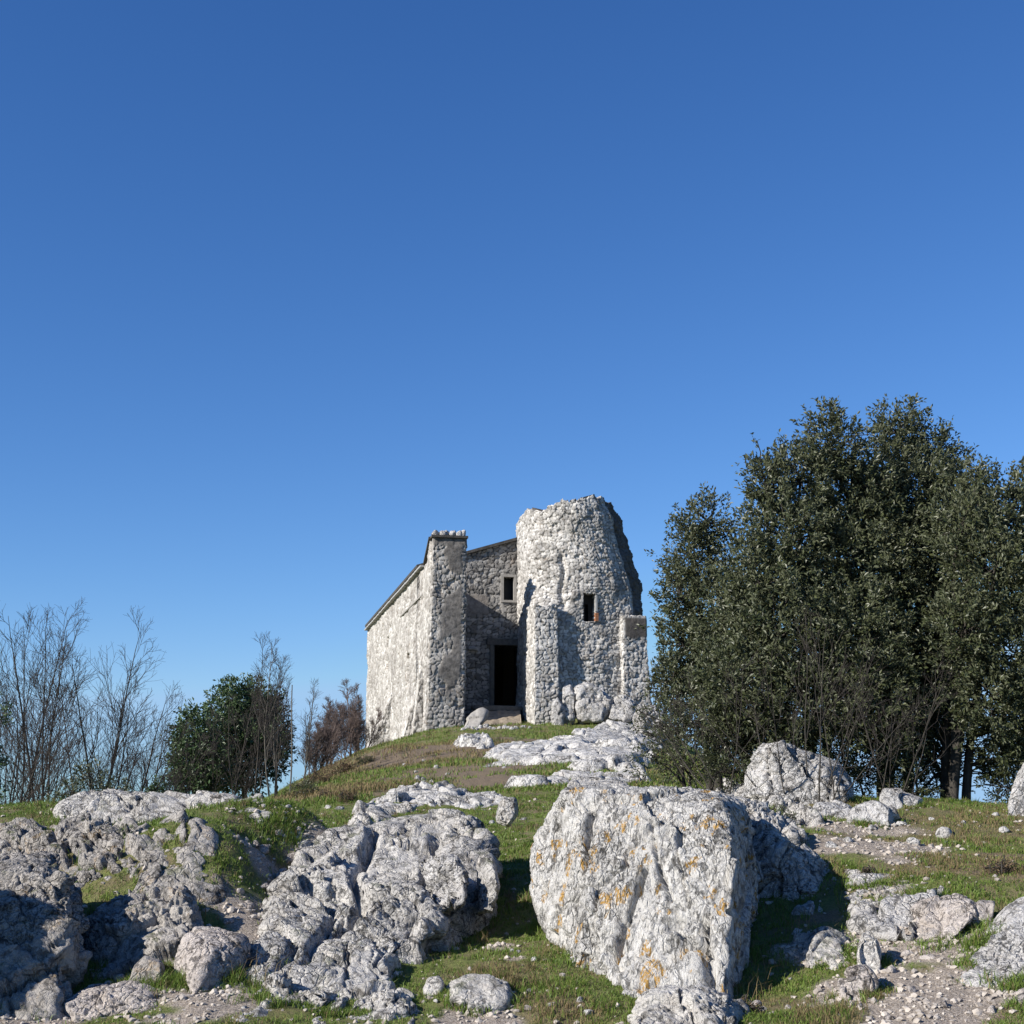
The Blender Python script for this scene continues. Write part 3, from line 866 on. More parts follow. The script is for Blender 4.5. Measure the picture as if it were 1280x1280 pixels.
    mb.box(CW(mid, 0.6, (wt2 + wb2) / 2), (wr2 - wl2) / 2, 0.01, (wt2 - wb2) / 2, ax)  # near-black sheet standing in for the unlit tower interior
    mb.build('slit_dark_sheet', M_window_dark, tw, False)
    mb = MB()
    for k in range(4):
        mb.box(CW(wr2 + 0.045, -0.02, wb2 + 0.05 + k * 0.075), 0.055, 0.1, 0.032, ax)
    mb.build('brick_jamb', M_brick, tw, False)
    mb = MB()
    mb.box(CW(wr2 + 0.03, -0.015, wb2 + 0.36 + .3), 0.035, 0.1, 0.3, ax)
    mb.build('window_jamb', M_eave, tw, False)
    # left front buttress of the tower
    bl, zbt = px_front(668, 756, -0.3); br, _ = px_front(697, 758, -0.3)
    def b_plan(k):
        e = 0.16 * (1 - k)
        return round_plan([(bl - e * .4 - .02, 1.4), (bl - e * .4, -0.3 - e), (br + e * .3, -0.3 - e), (br + e * .3, 0.9)], 0.05)
    masonry_surface('buttress', b_plan, zg, lambda t, s: np.full(t.shape, zbt) + 0.06 * np.sin(s * 9), M_tower, ch, 0.026, 0.026, 0.19, 0.14, 0.042, 24, cap=True, rag=0.05)
    # right front buttress
    cl, zct = px_front(778, 769, -0.28); cr, _ = px_front(808, 769, -0.28)
    def c_plan(k):
        e = 0.2 * (1 - k)
        return round_plan([(cl, 0.7), (cl, -0.28), (cr + e, -0.28), (cr + e, 1.2)], 0.05)
    def c_pl(A, B, S):
        return sstep(zct - 0.85, zct - 0.75, B + .1 * fbm(xy3(A * 4, B * 4), 2)) * sstep(1.05, 1.15, A) * sstep(zct - .04, zct - .12, B)
    masonry_surface('buttress', c_plan, zg, lambda t, s: np.full(t.shape, zct), M_tower, ch, 0.028, 0.028, 0.17, 0.13, 0.042, 34, cap=True, rag=0.06, plaster_shade=c_pl)
    return ch, g0

# ------------------------------------------------------------------ rocks
def ico(sub):
    bm = bmesh.new(); bmesh.ops.create_icosphere(bm, subdivisions=sub, radius=1.0)
    V = np.array([v.co[:] for v in bm.verts]); F = np.array([[v.index for v in f.verts] for f in bm.faces])
    bm.free(); V /= np.linalg.norm(V, axis=1)[:, None]
    return V, F
_ico = {}
def get_ico(s):
    if s not in _ico: _ico[s] = ico(s)
    return _ico[s]

def hull_planes(P):
    bm = bmesh.new()
    for p in P: bm.verts.new(tuple(p))
    bmesh.ops.convex_hull(bm, input=bm.verts)
    bm.normal_update()
    pl = []
    for f in bm.faces:
        n = np.array(f.normal); a = f.calc_area()
        if a < 1e-5: continue
        c = np.array(f.calc_center_median()); pl.append((n, n @ c, a))
    bm.free()
    out = []                                   # merge nearly coplanar faces so that they do not add up
    for n, h, a in sorted(pl, key=lambda q: -q[2]):
        if all(n @ m < 0.97 for m, _, _ in out): out.append((n, h, a))
    return out

def rock_from_points(name, P, mat, sub=6, seed=0, amp=1.0, p=9, crack=0.5, flute=None, parent=None, detail=1.0, scale=1.0, block=1.0, grooves=()):
    P = np.asarray(P, dtype=float)
    c = 0.5 * (P.mean(0) + 0.5 * (P.max(0) + P.min(0)))
    pl = hull_planes(P)
    D, F = get_ico(sub)
    acc = np.zeros(len(D)); N = np.zeros((len(D), 3))
    for n, h, a in pl:
        hh = h - n @ c
        if hh < 0: n = -n; hh = -hh
        hh = max(hh, 1e-3)
        q = np.clip(D @ n, 0, None) / hh
        w = q ** p
        # nearly parallel neighbours would add up: weight by area share later
        acc += w; N += w[:, None] * n
    r = acc ** (-1.0 / p)
    N /= np.linalg.norm(N, axis=1)[:, None] + 1e-9
    V = c + D * r[:, None]
    s = seed * 13.7
    Q = V * scale + s
    W0 = np.stack([fbm(Q * 1.3, 3), fbm(Q * 1.3 + 50, 3), fbm(Q * 1.3 + 90, 3)], -1)
    d = 0.10 * fbm(Q * 0.9, 3)
    rm = 0.4 + 0.8 * sstep(-0.25, 0.35, fbm(Q * 1.1 + 30, 3))
    H1, e1 = facets(Q * np.array([1.5, 1.5, 1.1]) + 0.35 * W0, 0.9, 0.5)
    d += 0.15 * block * H1 - crack * 0.12 * (1 - sstep(0.0, 0.05, e1))
    H2, e2 = facets(Q * np.array([4.0, 4.0, 3.0]) + 0.6 * W0, 1.0, 0.5)
    d += 0.050 * block * rm * H2 * (0.4 + crack * .6) - crack * 0.045 * (1 - sstep(0.0, 0.07, e2))
    if flute is not None:
        f = np.asarray(flute)
        d += 0.034 * (ridged(Q * f + W0 * .5, 3) - 1.2)
    for path, wd, dp in grooves:              # long weathered cracks following the photographed face
        rel = V - np.array([0, 0, EYE]); cp_, sp_ = math.cos(PITCH), math.sin(PITCH)
        fw = rel[:, 1] * cp_ + rel[:, 2] * sp_; upv = -rel[:, 1] * sp_ + rel[:, 2] * cp_
        pxx = 640 + FPX * rel[:, 0] / fw; pyy = 640 - FPX * upv / fw
        dd = np.full(len(V), 1e9)
        for (ax_, ay_), (bx_, by_) in zip(path[:-1], path[1:]):
            ex, ey = bx_ - ax_, by_ - ay_
            t_ = np.clip(((pxx - ax_) * ex + (pyy - ay_) * ey) / (ex * ex + ey * ey), 0, 1)
            dd = np.minimum(dd, np.hypot(pxx - ax_ - t_ * ex, pyy - ay_ - t_ * ey))
        dd = dd + 3.0 * fbm(Q * 6, 2)
        d -= dp * np.exp(-(np.maximum(dd, 0) / wd) ** 2) * (N[:, 1] < 0.1)
    if sub >= 5:
        H3, e3 = facets(Q * 11 + 0.8 * W0, 1.0, 0.6)
        d += detail * rm * (0.016 * H3 - 0.010 * (1 - sstep(0.0, 0.12, e3)))
    if sub >= 6:
        pit = fbm(Q * 16, 3)
        d += detail * (0.2 + rm) * (0.008 * fbm(Q * 30, 2) - 0.022 * sstep(0.28, 0.6, pit))
    size = np.median(r)
    V = V + N * (d * amp * min(1.0, size / 0.5) ** 0.8)[:, None]
    if parent is None and size > 0.12:
        Vs = V[:: max(1, len(V) // 4000)]
        k = np.abs(Vs[:, 2] - terrain(Vs[:, 0], Vs[:, 1], False)) < 0.05
        Ns = Vs[k] - c
        CONTACT.append(Vs[k][:, :2] + Ns[:, :2] / (np.linalg.norm(Ns[:, :2], axis=1)[:, None] + 1e-6) * 0.03)
    return obj(name, V, F, mat, parent, True)

CONTACT = []
def rock_chunk(name, c, h, seed, mat, parent=None, sub=3):
    rs = np.random.RandomState(seed)
    D = rs.normal(size=(16, 3)); D /= np.linalg.norm(D, axis=1)[:, None]
    P = np.asarray(c) + D * np.asarray(h)
    return rock_from_points(name, P, mat, sub, seed, amp=0.6, p=12, crack=0, parent=parent, detail=.3)

def rock_sil(name, sil, Y, T, mat, label, seed, sub=6, lean=0.35, skew=0.0, amp=1.0, crack=0.5, p=14, cat='rock', group=None, flute=None, detail=1.0, auto=True):
    """silhouette in picture positions at depth Y, thickness T metres; skew > 0 turns the near face to the left
    (its right end nearer); lean tips the top away from the viewer"""
    S = np.asarray(sil, dtype=float)
    cx, cy = S.mean(0); x0, x1 = S[:, 0].min(), S[:, 0].max(); y0, y1 = S[:, 1].min(), S[:, 1].max()
    if y1 > 1030 and auto:
        gy = ground_hit(cx, min(y1, 1278) - 0.06 * (y1 - y0))[1]
        Y = gy + T / 2 * 0.8 + lean * 0.8 - 0.05
    low = (y1 - y0) * 0.30
    S = np.array([(x, y + (low * ((y - cy) / max(1, y1 - cy)) if y > cy else 0)) for x, y in S]); y1 = S[:, 1].max(); cy = S[:, 1].mean()
    P = []
    for (x, y) in S:
        fx = (x - cx) / max(1, (x1 - x0) / 2); fy = (y - cy) / max(1, (y1 - y0) / 2)
        yy = Y - skew * fx - lean * fy
        P.append(at(x, y, yy)); 
        xb, yb = cx + (x - cx) * 0.8, cy + (y - cy) * 0.85
        P.append(at(xb, yb, Y - T / 2 - skew * fx - lean * fy)); P.append(at(xb, yb, Y + T / 2 - skew * fx * .5))
    o = rock_from_points(name, P, mat, sub, seed, amp, p, crack, flute, detail=detail)
    return tag(o, label, cat, group)

OUTCROPS = []
def in_poly_sd(x, y, poly):
    """signed distance, positive inside"""
    P = np.asarray(poly); n = len(P)
    d = np.full(x.shape, 1e9); inside = np.zeros(x.shape, bool)
    for i in range(n):
        a, b = P[i], P[(i + 1) % n]
        ex, ey = b - a
        wx, wy = x - a[0], y - a[1]
        t = np.clip((wx * ex + wy * ey) / (ex * ex + ey * ey + 1e-12), 0, 1)
        d = np.minimum(d, np.hypot(wx - t * ex, wy - t * ey))
        c = ((a[1] > y) != (b[1] > y)) & (x < (b[0] - a[0]) * (y - a[1]) / (b[1] - a[1] + 1e-12) + a[0])
        inside ^= c
    return np.where(inside, d, -d)

def outcrop_h(x, y, poly, H, edge, seed, rough, sc=1.0):
    sd = in_poly_sd(x, y, poly)
    sd = sd + edge * 0.9 * fbm(xy3(x * 1.6 / sc, y * 1.6 / sc, seed), 3)
    q = xy3(x / sc, y / sc, seed * 2.3)
    m = sstep(-0.05, edge, sd)
    h = H * m * (0.75 + 0.6 * fbm(q * 0.8, 2))
    wq = q + 0.25 * np.stack([fbm(q * 1.5, 2), fbm(q * 1.5 + 9, 2), q[..., 2] * 0], -1)
    H1, e1 = facets(wq * np.array([1.6, 1.2, 1.0]), 0.9, 0.6)
    h = h + m * rough * (0.22 * H1 - 0.16 * (1 - sstep(0.0, 0.10, e1)))
    rm = 0.25 + 0.75 * sstep(-0.25, 0.35, fbm(q * 1.1 + 30, 3))
    H2, e2 = facets(wq * np.array([4.6, 3.6, 1.0]), 1.0, 0.6)
    h = h + m * rm * rough * (0.07 * H2 - 0.05 * (1 - sstep(0.0, 0.12, e2)) + 0.03 * fbm(q * 14, 3))
    return h - 0.10 * (1 - m) - 0.03, m

def outcrop(poly_px, H, edge, seed, mat, label, res=0.04, rough=1.0, sc=1.0, cat='rock', group=None, name='rock_outcrop'):
    poly = np.array([ground_hit(px, py)[:2] for px, py in poly_px])
    x0, y0 = poly.min(0) - 0.25; x1, y1 = poly.max(0) + 0.25
    nx, ny = int((x1 - x0) / res) + 2, int((y1 - y0) / res) + 2
    X, Y = np.meshgrid(np.linspace(x0, x1, nx), np.linspace(y0, y1, ny))
    h, m = outcrop_h(X, Y, poly, H, edge, seed, rough, sc)
    Zt = terrain(X, Y)
    Z = Zt + h
    idx = np.arange(nx * ny).reshape(ny, nx)
    keep = (np.maximum.reduce([h[:-1, :-1], h[1:, :-1], h[:-1, 1:], h[1:, 1:]]) > -0.09)
    st = np.zeros_like(keep); c0 = np.unravel_index(np.argmax(h[:-1, :-1] * keep), keep.shape); st[c0] = True
    for _ in range(4 * (nx + ny)):
        n_ = st.copy(); n_[1:] |= st[:-1]; n_[:-1] |= st[1:]; n_[:, 1:] |= st[:, :-1]; n_[:, :-1] |= st[:, 1:]; n_ &= keep
        if (n_ == st).all(): break
        st = n_
    keep = st
    F = np.stack([idx[:-1, :-1], idx[:-1, 1:], idx[1:, 1:], idx[1:, :-1]], -1)[keep]
    used = np.unique(F); remap = np.zeros(nx * ny, int); remap[used] = np.arange(len(used))
    V = np.stack([X, Y, Z], -1).reshape(-1, 3)[used]
    o = obj(name, V, remap[F], mat)
    OUTCROPS.append((poly, H, edge, seed, rough, sc))
    return tag(o, label, cat, group)

CHURCH, G0 = build_church()

def gz(x, y): return float(terrain(np.array([float(x)]), np.array([float(y)]))[0])

def hull(name, pts, low, sink, mat, label, seed, cat='rock', sub=7, front=0.12, **k):
    Q = []
    for (px, py, Y) in pts:
        if py > 1012:
            Y = min(Y, ground_hit(px, min(py, 1279))[1] - front)
        Q.append((px, py, Y))
    P = [at(*q) for q in Q]
    P += [P[i] - np.array([0, 0, sink]) for i in low]
    return tag(rock_from_points(name, P, mat, sub, seed, **k), label, cat)

def build_rocks():
    # --- the big pale boulder, right of centre
    P = [at(*q) for q in [(703,992,12.4),(790,988,12.3),(898,1000,11.9),(722,980,13.3),(860,986,13.6),(934,1008,13.1),
        (676,1030,12.9),(668,1105,12.6),(682,1160,12.1),(746,1248,11.2),(790,1340,10.4),(905,1330,10.3),(918,1030,11.5),(915,1130,10.9),
        (956,1085,12.9),(958,1190,12.7),(935,1290,11.9),(680,1050,13.6),(700,1240,13.2),(930,1260,13.3)]]
    o = rock_from_points('boulder', P, M_rock_big, 7, 3, amp=0.55, p=30, crack=0.9, flute=(8, 8, 1.3), detail=1.0, block=0.75,
        grooves=[([(738,1005),(726,1060),(722,1100),(712,1140),(704,1172)], 4.5, .28), ([(806,1085),(792,1120),(776,1150),(762,1195)], 4.5, .30),
                 ([(815,1030),(822,1080),(836,1120)], 3, .14), ([(880,1150),(884,1200),(892,1240)], 5, .22), ([(690,1030),(684,1080),(676,1120)], 3, .14)])
    tag(o, 'huge pale limestone boulder with orange lichen patches right of centre', 'boulder')
    # rubble at its foot
    rock_sil('rock', [(775,1262),(800,1235),(850,1225),(900,1240),(928,1262),(935,1300),(780,1310)], 10.05, 0.7, M_rock, 'knobbly grey rock at the foot of the huge lichened boulder', 5, 6, crack=1.0, amp=0.8, detail=1.5, auto=False)
    rock_sil('rock', [(910,1262),(925,1250),(936,1262),(932,1276),(914,1278)], 10.1, 0.15, M_rock, 'small rounded stone just right of the rubble below the lichened boulder', 6, 4, cat='stone', crack=.2, lean=.05)
    # --- ledge running behind the big boulder to the right
    rock_sil('rock_ledge', [(880,1005),(935,1010),(980,1045),(1025,1090),(1042,1125),(1036,1200),(1000,1230),(900,1220)], 13.3, 1.0, M_rock, 'shaded rock ledge running behind the right side of the huge boulder', 8, 7, lean=0.3, skew=0.3, crack=1.0, auto=False)
    rock_sil('rock', [(875,1002),(905,996),(955,1000),(1000,1036),(990,1065),(900,1060)], 14.3, 0.8, M_rock, 'broken grey rock crest behind the huge boulder top', 9, 6, crack=1.0, detail=1.5, auto=False)
    # --- central outcrop
    hull('rock_outcrop', [(388,1050,15.0),(430,1036,15.4),(515,1030,15.6),(590,1036,15.2),(608,1070,14.2),(612,1115,13.2),(560,1150,12.6),
        (480,1203,12.0),(392,1218,11.5),(332,1288,10.7),(272,1305,10.5),(372,1055,14.6),(337,1132,12.9),(302,1205,11.8),(430,1068,13.9),(500,1082,13.5),(560,1088,13.4),(440,1130,12.6)],
        [0,3,4,5,6,7,8,9,10,11,12,13], 0.9, M_rock, 'large rough grey outcrop left of the grassy gap, sloping down to the lower left', 11, amp=0.6, p=20, crack=1.1, detail=1.2, block=1.7,
        grooves=[([(470,1040),(440,1090),(455,1130),(400,1170)], 5, .35), ([(545,1050),(530,1090),(548,1130)], 5, .35), ([(375,1100),(420,1130),(380,1200)], 4, .22), ([(345,1160),(370,1180),(330,1230)], 4, .2)])
    rock_sil('rock_outcrop', [(480,1042),(520,1022),(575,1018),(600,1028),(606,1052),(560,1075),(490,1070)], 15.0, 1.0, M_rock, 'fluted grey rock on the upper right of the large central outcrop', 12, 6, lean=0.5, skew=0.3, crack=1.1, detail=1.6, auto=False)
    rock_sil('rock', [(524,1090),(540,1070),(572,1066),(588,1085),(582,1120),(545,1130)], 13.0, 0.4, M_rock_pale, 'pale broken rock on the right flank of the central outcrop', 13, 6, skew=.3, crack=1.3, p=24, detail=1.6, auto=False)
    rock_sil('rock', [(596,1090),(604,1068),(616,1078),(626,1105),(618,1128),(594,1130)], 12.9, 0.35, M_rock, 'pointed grey rock at the right edge of the central outcrop', 14, 6, skew=.2, crack=1.0, p=24, detail=1.6, auto=False)
    rock_sil('rock', [(388,1195),(405,1175),(440,1170),(475,1180),(492,1205),(480,1235),(400,1240)], 11.1, 0.8, M_rock, 'flat topped grey rock in front of the central outcrop amid moss', 15, 6, lean=.4, crack=1.0, detail=1.4)
    rock_sil('rock', [(275,1255),(330,1215),(380,1222),(440,1236),(420,1262),(360,1310),(250,1310)], 10.5, 0.9, M_rock, 'mossy cracked rock along the bottom left of the central outcrop', 16, 6, lean=.3, crack=1.2, detail=1.6)
    rock_sil('rock', [(396,1262),(440,1240),(480,1232),(520,1245),(508,1275),(470,1300),(400,1300)], 10.2, 0.6, M_rock, 'low weathered rock at the bottom edge left of the grass', 17, 6, lean=.2, crack=1.0, detail=1.5)
    rock_sil('rock', [(560,1235),(585,1218),(615,1212),(640,1225),(645,1250),(600,1268),(565,1258)], 10.7, 0.5, M_rock, 'isolated grey rock in the grass at the bottom centre', 18, 5, lean=.2, crack=.8)
    rock_sil('rock', [(528,1235),(535,1222),(550,1220),(556,1232),(550,1242),(532,1244)], 10.8, 0.15, M_rock, 'small grey stone beside the isolated rock in the bottom centre grass', 19, 4, cat='stone', lean=.05, crack=.3)
    # --- left ledges
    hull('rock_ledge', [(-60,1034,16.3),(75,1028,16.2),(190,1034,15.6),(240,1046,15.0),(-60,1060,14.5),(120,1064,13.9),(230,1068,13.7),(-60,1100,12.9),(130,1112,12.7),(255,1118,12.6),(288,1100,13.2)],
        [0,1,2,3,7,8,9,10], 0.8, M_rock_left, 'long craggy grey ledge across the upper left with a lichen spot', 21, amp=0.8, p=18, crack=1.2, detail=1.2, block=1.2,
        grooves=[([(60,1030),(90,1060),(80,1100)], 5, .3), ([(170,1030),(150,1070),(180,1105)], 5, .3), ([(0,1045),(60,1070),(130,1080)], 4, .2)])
    c = np.array([-5.85, 10.1, 0.0]); c[2] = gz(c[0], c[1]) + 0.25  # rock mass added so its shadow falls across the left foreground
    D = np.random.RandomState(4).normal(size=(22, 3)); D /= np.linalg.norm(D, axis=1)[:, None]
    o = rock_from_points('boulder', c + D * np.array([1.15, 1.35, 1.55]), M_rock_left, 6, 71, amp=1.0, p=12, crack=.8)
    tag(o, 'tall dark crag added outside the left edge to shade the left boulders', 'boulder')
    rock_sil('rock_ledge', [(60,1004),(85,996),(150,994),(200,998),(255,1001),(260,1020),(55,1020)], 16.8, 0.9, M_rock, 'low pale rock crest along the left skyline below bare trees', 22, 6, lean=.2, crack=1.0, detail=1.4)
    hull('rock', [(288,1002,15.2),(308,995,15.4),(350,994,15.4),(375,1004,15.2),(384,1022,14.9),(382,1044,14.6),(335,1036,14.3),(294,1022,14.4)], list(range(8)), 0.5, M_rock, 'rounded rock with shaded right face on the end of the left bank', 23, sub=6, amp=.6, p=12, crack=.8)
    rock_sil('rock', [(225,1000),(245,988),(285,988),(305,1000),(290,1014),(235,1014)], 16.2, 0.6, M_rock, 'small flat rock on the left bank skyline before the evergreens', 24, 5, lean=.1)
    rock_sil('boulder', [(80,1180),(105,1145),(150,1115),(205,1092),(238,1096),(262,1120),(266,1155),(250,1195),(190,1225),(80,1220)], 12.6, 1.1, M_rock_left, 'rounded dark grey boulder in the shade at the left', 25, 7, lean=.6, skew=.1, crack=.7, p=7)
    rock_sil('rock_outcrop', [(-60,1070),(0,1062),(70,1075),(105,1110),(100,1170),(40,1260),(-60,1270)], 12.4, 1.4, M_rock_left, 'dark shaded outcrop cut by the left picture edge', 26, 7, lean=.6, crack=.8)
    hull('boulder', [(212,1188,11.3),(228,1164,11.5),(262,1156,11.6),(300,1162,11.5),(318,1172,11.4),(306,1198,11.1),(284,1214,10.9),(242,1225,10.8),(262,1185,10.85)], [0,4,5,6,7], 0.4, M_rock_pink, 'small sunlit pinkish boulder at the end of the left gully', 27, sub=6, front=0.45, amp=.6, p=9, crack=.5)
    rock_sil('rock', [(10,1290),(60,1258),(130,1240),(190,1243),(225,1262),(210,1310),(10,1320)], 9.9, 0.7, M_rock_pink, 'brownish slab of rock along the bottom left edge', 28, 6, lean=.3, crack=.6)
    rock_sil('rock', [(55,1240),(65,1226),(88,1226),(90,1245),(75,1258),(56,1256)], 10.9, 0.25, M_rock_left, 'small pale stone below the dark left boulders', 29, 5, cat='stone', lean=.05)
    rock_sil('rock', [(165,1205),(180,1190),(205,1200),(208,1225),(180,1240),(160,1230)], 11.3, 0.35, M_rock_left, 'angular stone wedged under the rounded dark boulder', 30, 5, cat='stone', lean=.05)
    # --- right side
    rock_sil('rock', [(1045,1100),(1062,1085),(1110,1088),(1150,1100),(1182,1118),(1170,1150),(1110,1160),(1050,1150)], 12.6, 0.9, M_rock_pale, 'pale cracked rock in sun right of the shaded hollow', 31, 6, lean=.6, skew=.15, crack=1.2)
    rock_sil('rock', [(1130,1165),(1150,1135),(1200,1115),(1222,1125),(1225,1145),(1190,1170),(1150,1185)], 11.9, 0.5, M_rock_pink, 'low ribbed pinkish rock above the gravel', 32, 6, lean=.35, skew=.2, crack=.8)
    rock_sil('boulder', [(1175,1240),(1185,1200),(1230,1160),(1262,1128),(1330,1110),(1340,1240),(1230,1250)], 10.6, 1.1, M_rock_pale, 'big smooth pale pinkish slab at the right edge beside the gravel', 33, 7, lean=.6, skew=.2, crack=.3, detail=.7)
    rock_sil('rock', [(1002,1200),(1010,1170),(1030,1160),(1058,1175),(1062,1205),(1030,1215)], 11.5, 0.4, M_rock, 'bluish shaded rock in the hollow right of the huge boulder', 34, 5, lean=.2)
    rock_sil('rock', [(1062,1185),(1075,1160),(1100,1165),(1108,1190),(1100,1220),(1070,1225)], 11.1, 0.35, M_rock, 'upright angular rock at the edge of the hollow shadow', 35, 5, lean=.1, crack=1.0)
    rock_sil('rock', [(1048,1230),(1060,1208),(1085,1205),(1100,1225),(1090,1250),(1055,1252)], 10.7, 0.3, M_rock_pink, 'pale angular rock below the upright rock by the gravel', 36, 5, lean=.1, crack=1.0)
    rock_sil('rock', [(1262,1265),(1268,1240),(1300,1225),(1310,1260)], 10.0, 0.35, M_rock_pink, 'small pale rock at the bottom right corner below the slab', 37, 5, lean=.1)
    rock_sil('rock', [(1210,1145),(1222,1122),(1245,1125),(1235,1160)], 11.6, 0.25, M_rock_pink, 'small pink stone between the ribbed rock and the slab', 38, 4, cat='stone', lean=.05)
    rock_sil('rock', [(1010,1018),(1018,1002),(1045,1000),(1065,1012),(1060,1028),(1030,1030)], 16.2, 0.5, M_rock_pale, 'first pale rock in the row below the tree clump', 39, 5, lean=.15, crack=.7)
    rock_sil('rock', [(1050,1028),(1062,1008),(1095,998),(1118,1008),(1122,1025),(1090,1035)], 15.7, 0.55, M_rock_pale, 'larger pale rock at the right end of the row below the trees', 40, 5, lean=.15, skew=.1, crack=.7)
    rock_sil('rock', [(1098,1000),(1102,985),(1125,985),(1155,998),(1150,1008),(1110,1008)], 17.3, 0.4, M_rock_pale, 'flat white rock in grass at the foot of the trees', 41, 5, lean=.1)
    rock_sil('boulder', [(928,990),(935,945),(948,923),(975,925),(1010,940),(1060,955),(1075,985),(1060,1000),(935,1003)], 18.2, 0.9, M_rock_pale, 'tall pale boulder half hidden by twigs under the trees', 42, 6, lean=.15, skew=.1, crack=.9, p=12)
    rock_sil('boulder', [(1260,1010),(1268,975),(1285,950),(1320,940),(1330,1010)], 17.0, 0.7, M_rock_pale, 'white boulder cut by the right picture edge beside the trees', 43, 6, lean=.1)
    rock_sil('rock', [(700,990),(712,975),(745,968),(790,975),(800,1000),(720,1010)], 14.5, 0.7, M_rock, 'grey rock just behind the top of the huge boulder', 44, 5, lean=.2)
    rock_sil('rock', [(622,1010),(628,998),(645,998),(648,1015),(636,1026),(620,1022)], 17.0, 0.3, M_rock, 'rounded light stone at the top of the grassy gap', 45, 5, cat='stone', lean=.05)
    # --- at the foot of the tower
    rock_sil('rock', [(722,893),(717,862),(728,851),(750,855),(762,865),(768,880),(757,893)], 49.3, 0.9, M_rock_pale, 'biggest pale rock standing at the foot of the tower wall', 46, 5, lean=.15, crack=.7, flute=(5, 5, 1.2))
    rock_sil('rock', [(703,893),(702,858),(714,854),(718,868),(717,893)], 49.2, 0.6, M_rock_pale, 'narrow upright pale rock between tower buttress and biggest rock', 47, 5, lean=.1, crack=.6)
    rock_sil('rock', [(755,893),(764,872),(778,866),(792,878),(796,892),(775,895)], 49.2, 0.8, M_rock_pale, 'low knobbly pale rock at the right foot of the tower', 48, 5, lean=.1, crack=.9)
    rock_sil('rock', [(690,903),(690,878),(697,868),(704,880),(703,904)], 48.9, 0.4, M_rock_pale, 'small pale wedge of rock leaning on the tower buttress', 49, 4, lean=.05, crack=.4)
    rock_sil('rock', [(792,898),(798,884),(818,880),(835,895),(830,915),(800,910)], 47, 0.9, M_rock_pale, 'white rock below the right tower buttress beside the shrub', 50, 5, lean=.1, crack=.9)

    # --- outcrops on the slope
    outcrop([(800,893),(790,905),(735,913),(700,925),(655,932),(600,945),(610,958),(660,958),(720,955),(700,968),(640,975),(605,986),(650,990),(700,985),(790,988),(830,960),(835,915)], 0.27, 0.4, 3, M_hill_rock,
            'broad pale bedrock slope running down from the tower to the big boulder', 0.04, 0.65, 1.6)
    outcrop([(470,1000),(490,985),(560,985),(640,995),(650,1003),(600,1012),(560,1008),(520,1014),(470,1020),(455,1010)], 0.13, 0.25, 5, M_hill_rock,
            'low pale rock shelf crossing the path below the hill', 0.03, 0.5, 0.8)
    outcrop([(560,935),(575,922),(600,922),(622,930),(618,938),(590,936)], 0.22, 0.3, 7, M_hill_rock, 'small pale rock bar across the path below the doorway', 0.04, 0.9, 0.8)
    outcrop([(505,980),(520,975),(548,978),(540,984),(515,985)], 0.10, 0.2, 9, M_hill_rock, 'small flat patch of bare rock in the hill grass', 0.04, 0.6, 0.8)
    outcrop([(880,988),(960,990),(1010,1010),(1040,1060),(1010,1050),(960,1010),(890,1003)], 0.18, 0.25, 11, M_rock, 'row of low broken rock behind the lichened boulder', 0.025, 0.8, 0.6)
    outcrop([(1060,1110),(1100,1085),(1190,1110),(1230,1140),(1180,1200),(1140,1210),(1100,1180)], 0.06, 0.15, 13, M_rock_pink, 'flat worn bedrock between pale rocks and the gravel at right', 0.018, 0.45, 0.5)
    outcrop([(400,1035),(440,1015),(520,1012),(480,1040),(430,1050)], 0.15, 0.25, 15, M_rock, 'pale rock rim behind the top of the central outcrop', 0.025, 0.8, 0.7)
    outcrop([(265,1290),(330,1210),(400,1215),(520,1240),(540,1290),(400,1300)], 0.05, 0.12, 17, M_rock, 'flat mossy bedrock at the foot of the central outcrop', 0.015, 0.5, 0.5)
    outcrop([(380,1070),(420,1055),(500,1095),(520,1150),(440,1178),(388,1188),(345,1255),(300,1300),(270,1300),(302,1212),(338,1135)], 0.30, 0.3, 23, M_rock, 'long grey rock slope descending from the central outcrop to the bottom left', 0.016, 0.9, 0.9)
    outcrop([(205,1012),(262,1020),(300,1040),(285,1085),(250,1100),(190,1060)], 0.07, 0.25, 25, M_rock_left, 'right nose of the upper left ledge above the shaded bank', 0.018, 0.55, 0.8)
    outcrop([(10,1070),(120,1050),(250,1070),(280,1110),(200,1150),(60,1140)], 0.08, 0.3, 19, M_rock_left, 'stepped dark bedrock between the left ledge and the left boulders', 0.02, 0.8, 0.7)
    outcrop([(960,1160),(1000,1120),(1050,1130),(1060,1180),(1000,1220)], 0.08, 0.2, 21, M_rock, 'rough bedrock floor of the shaded hollow', 0.02, 0.7, 0.6)
build_rocks()

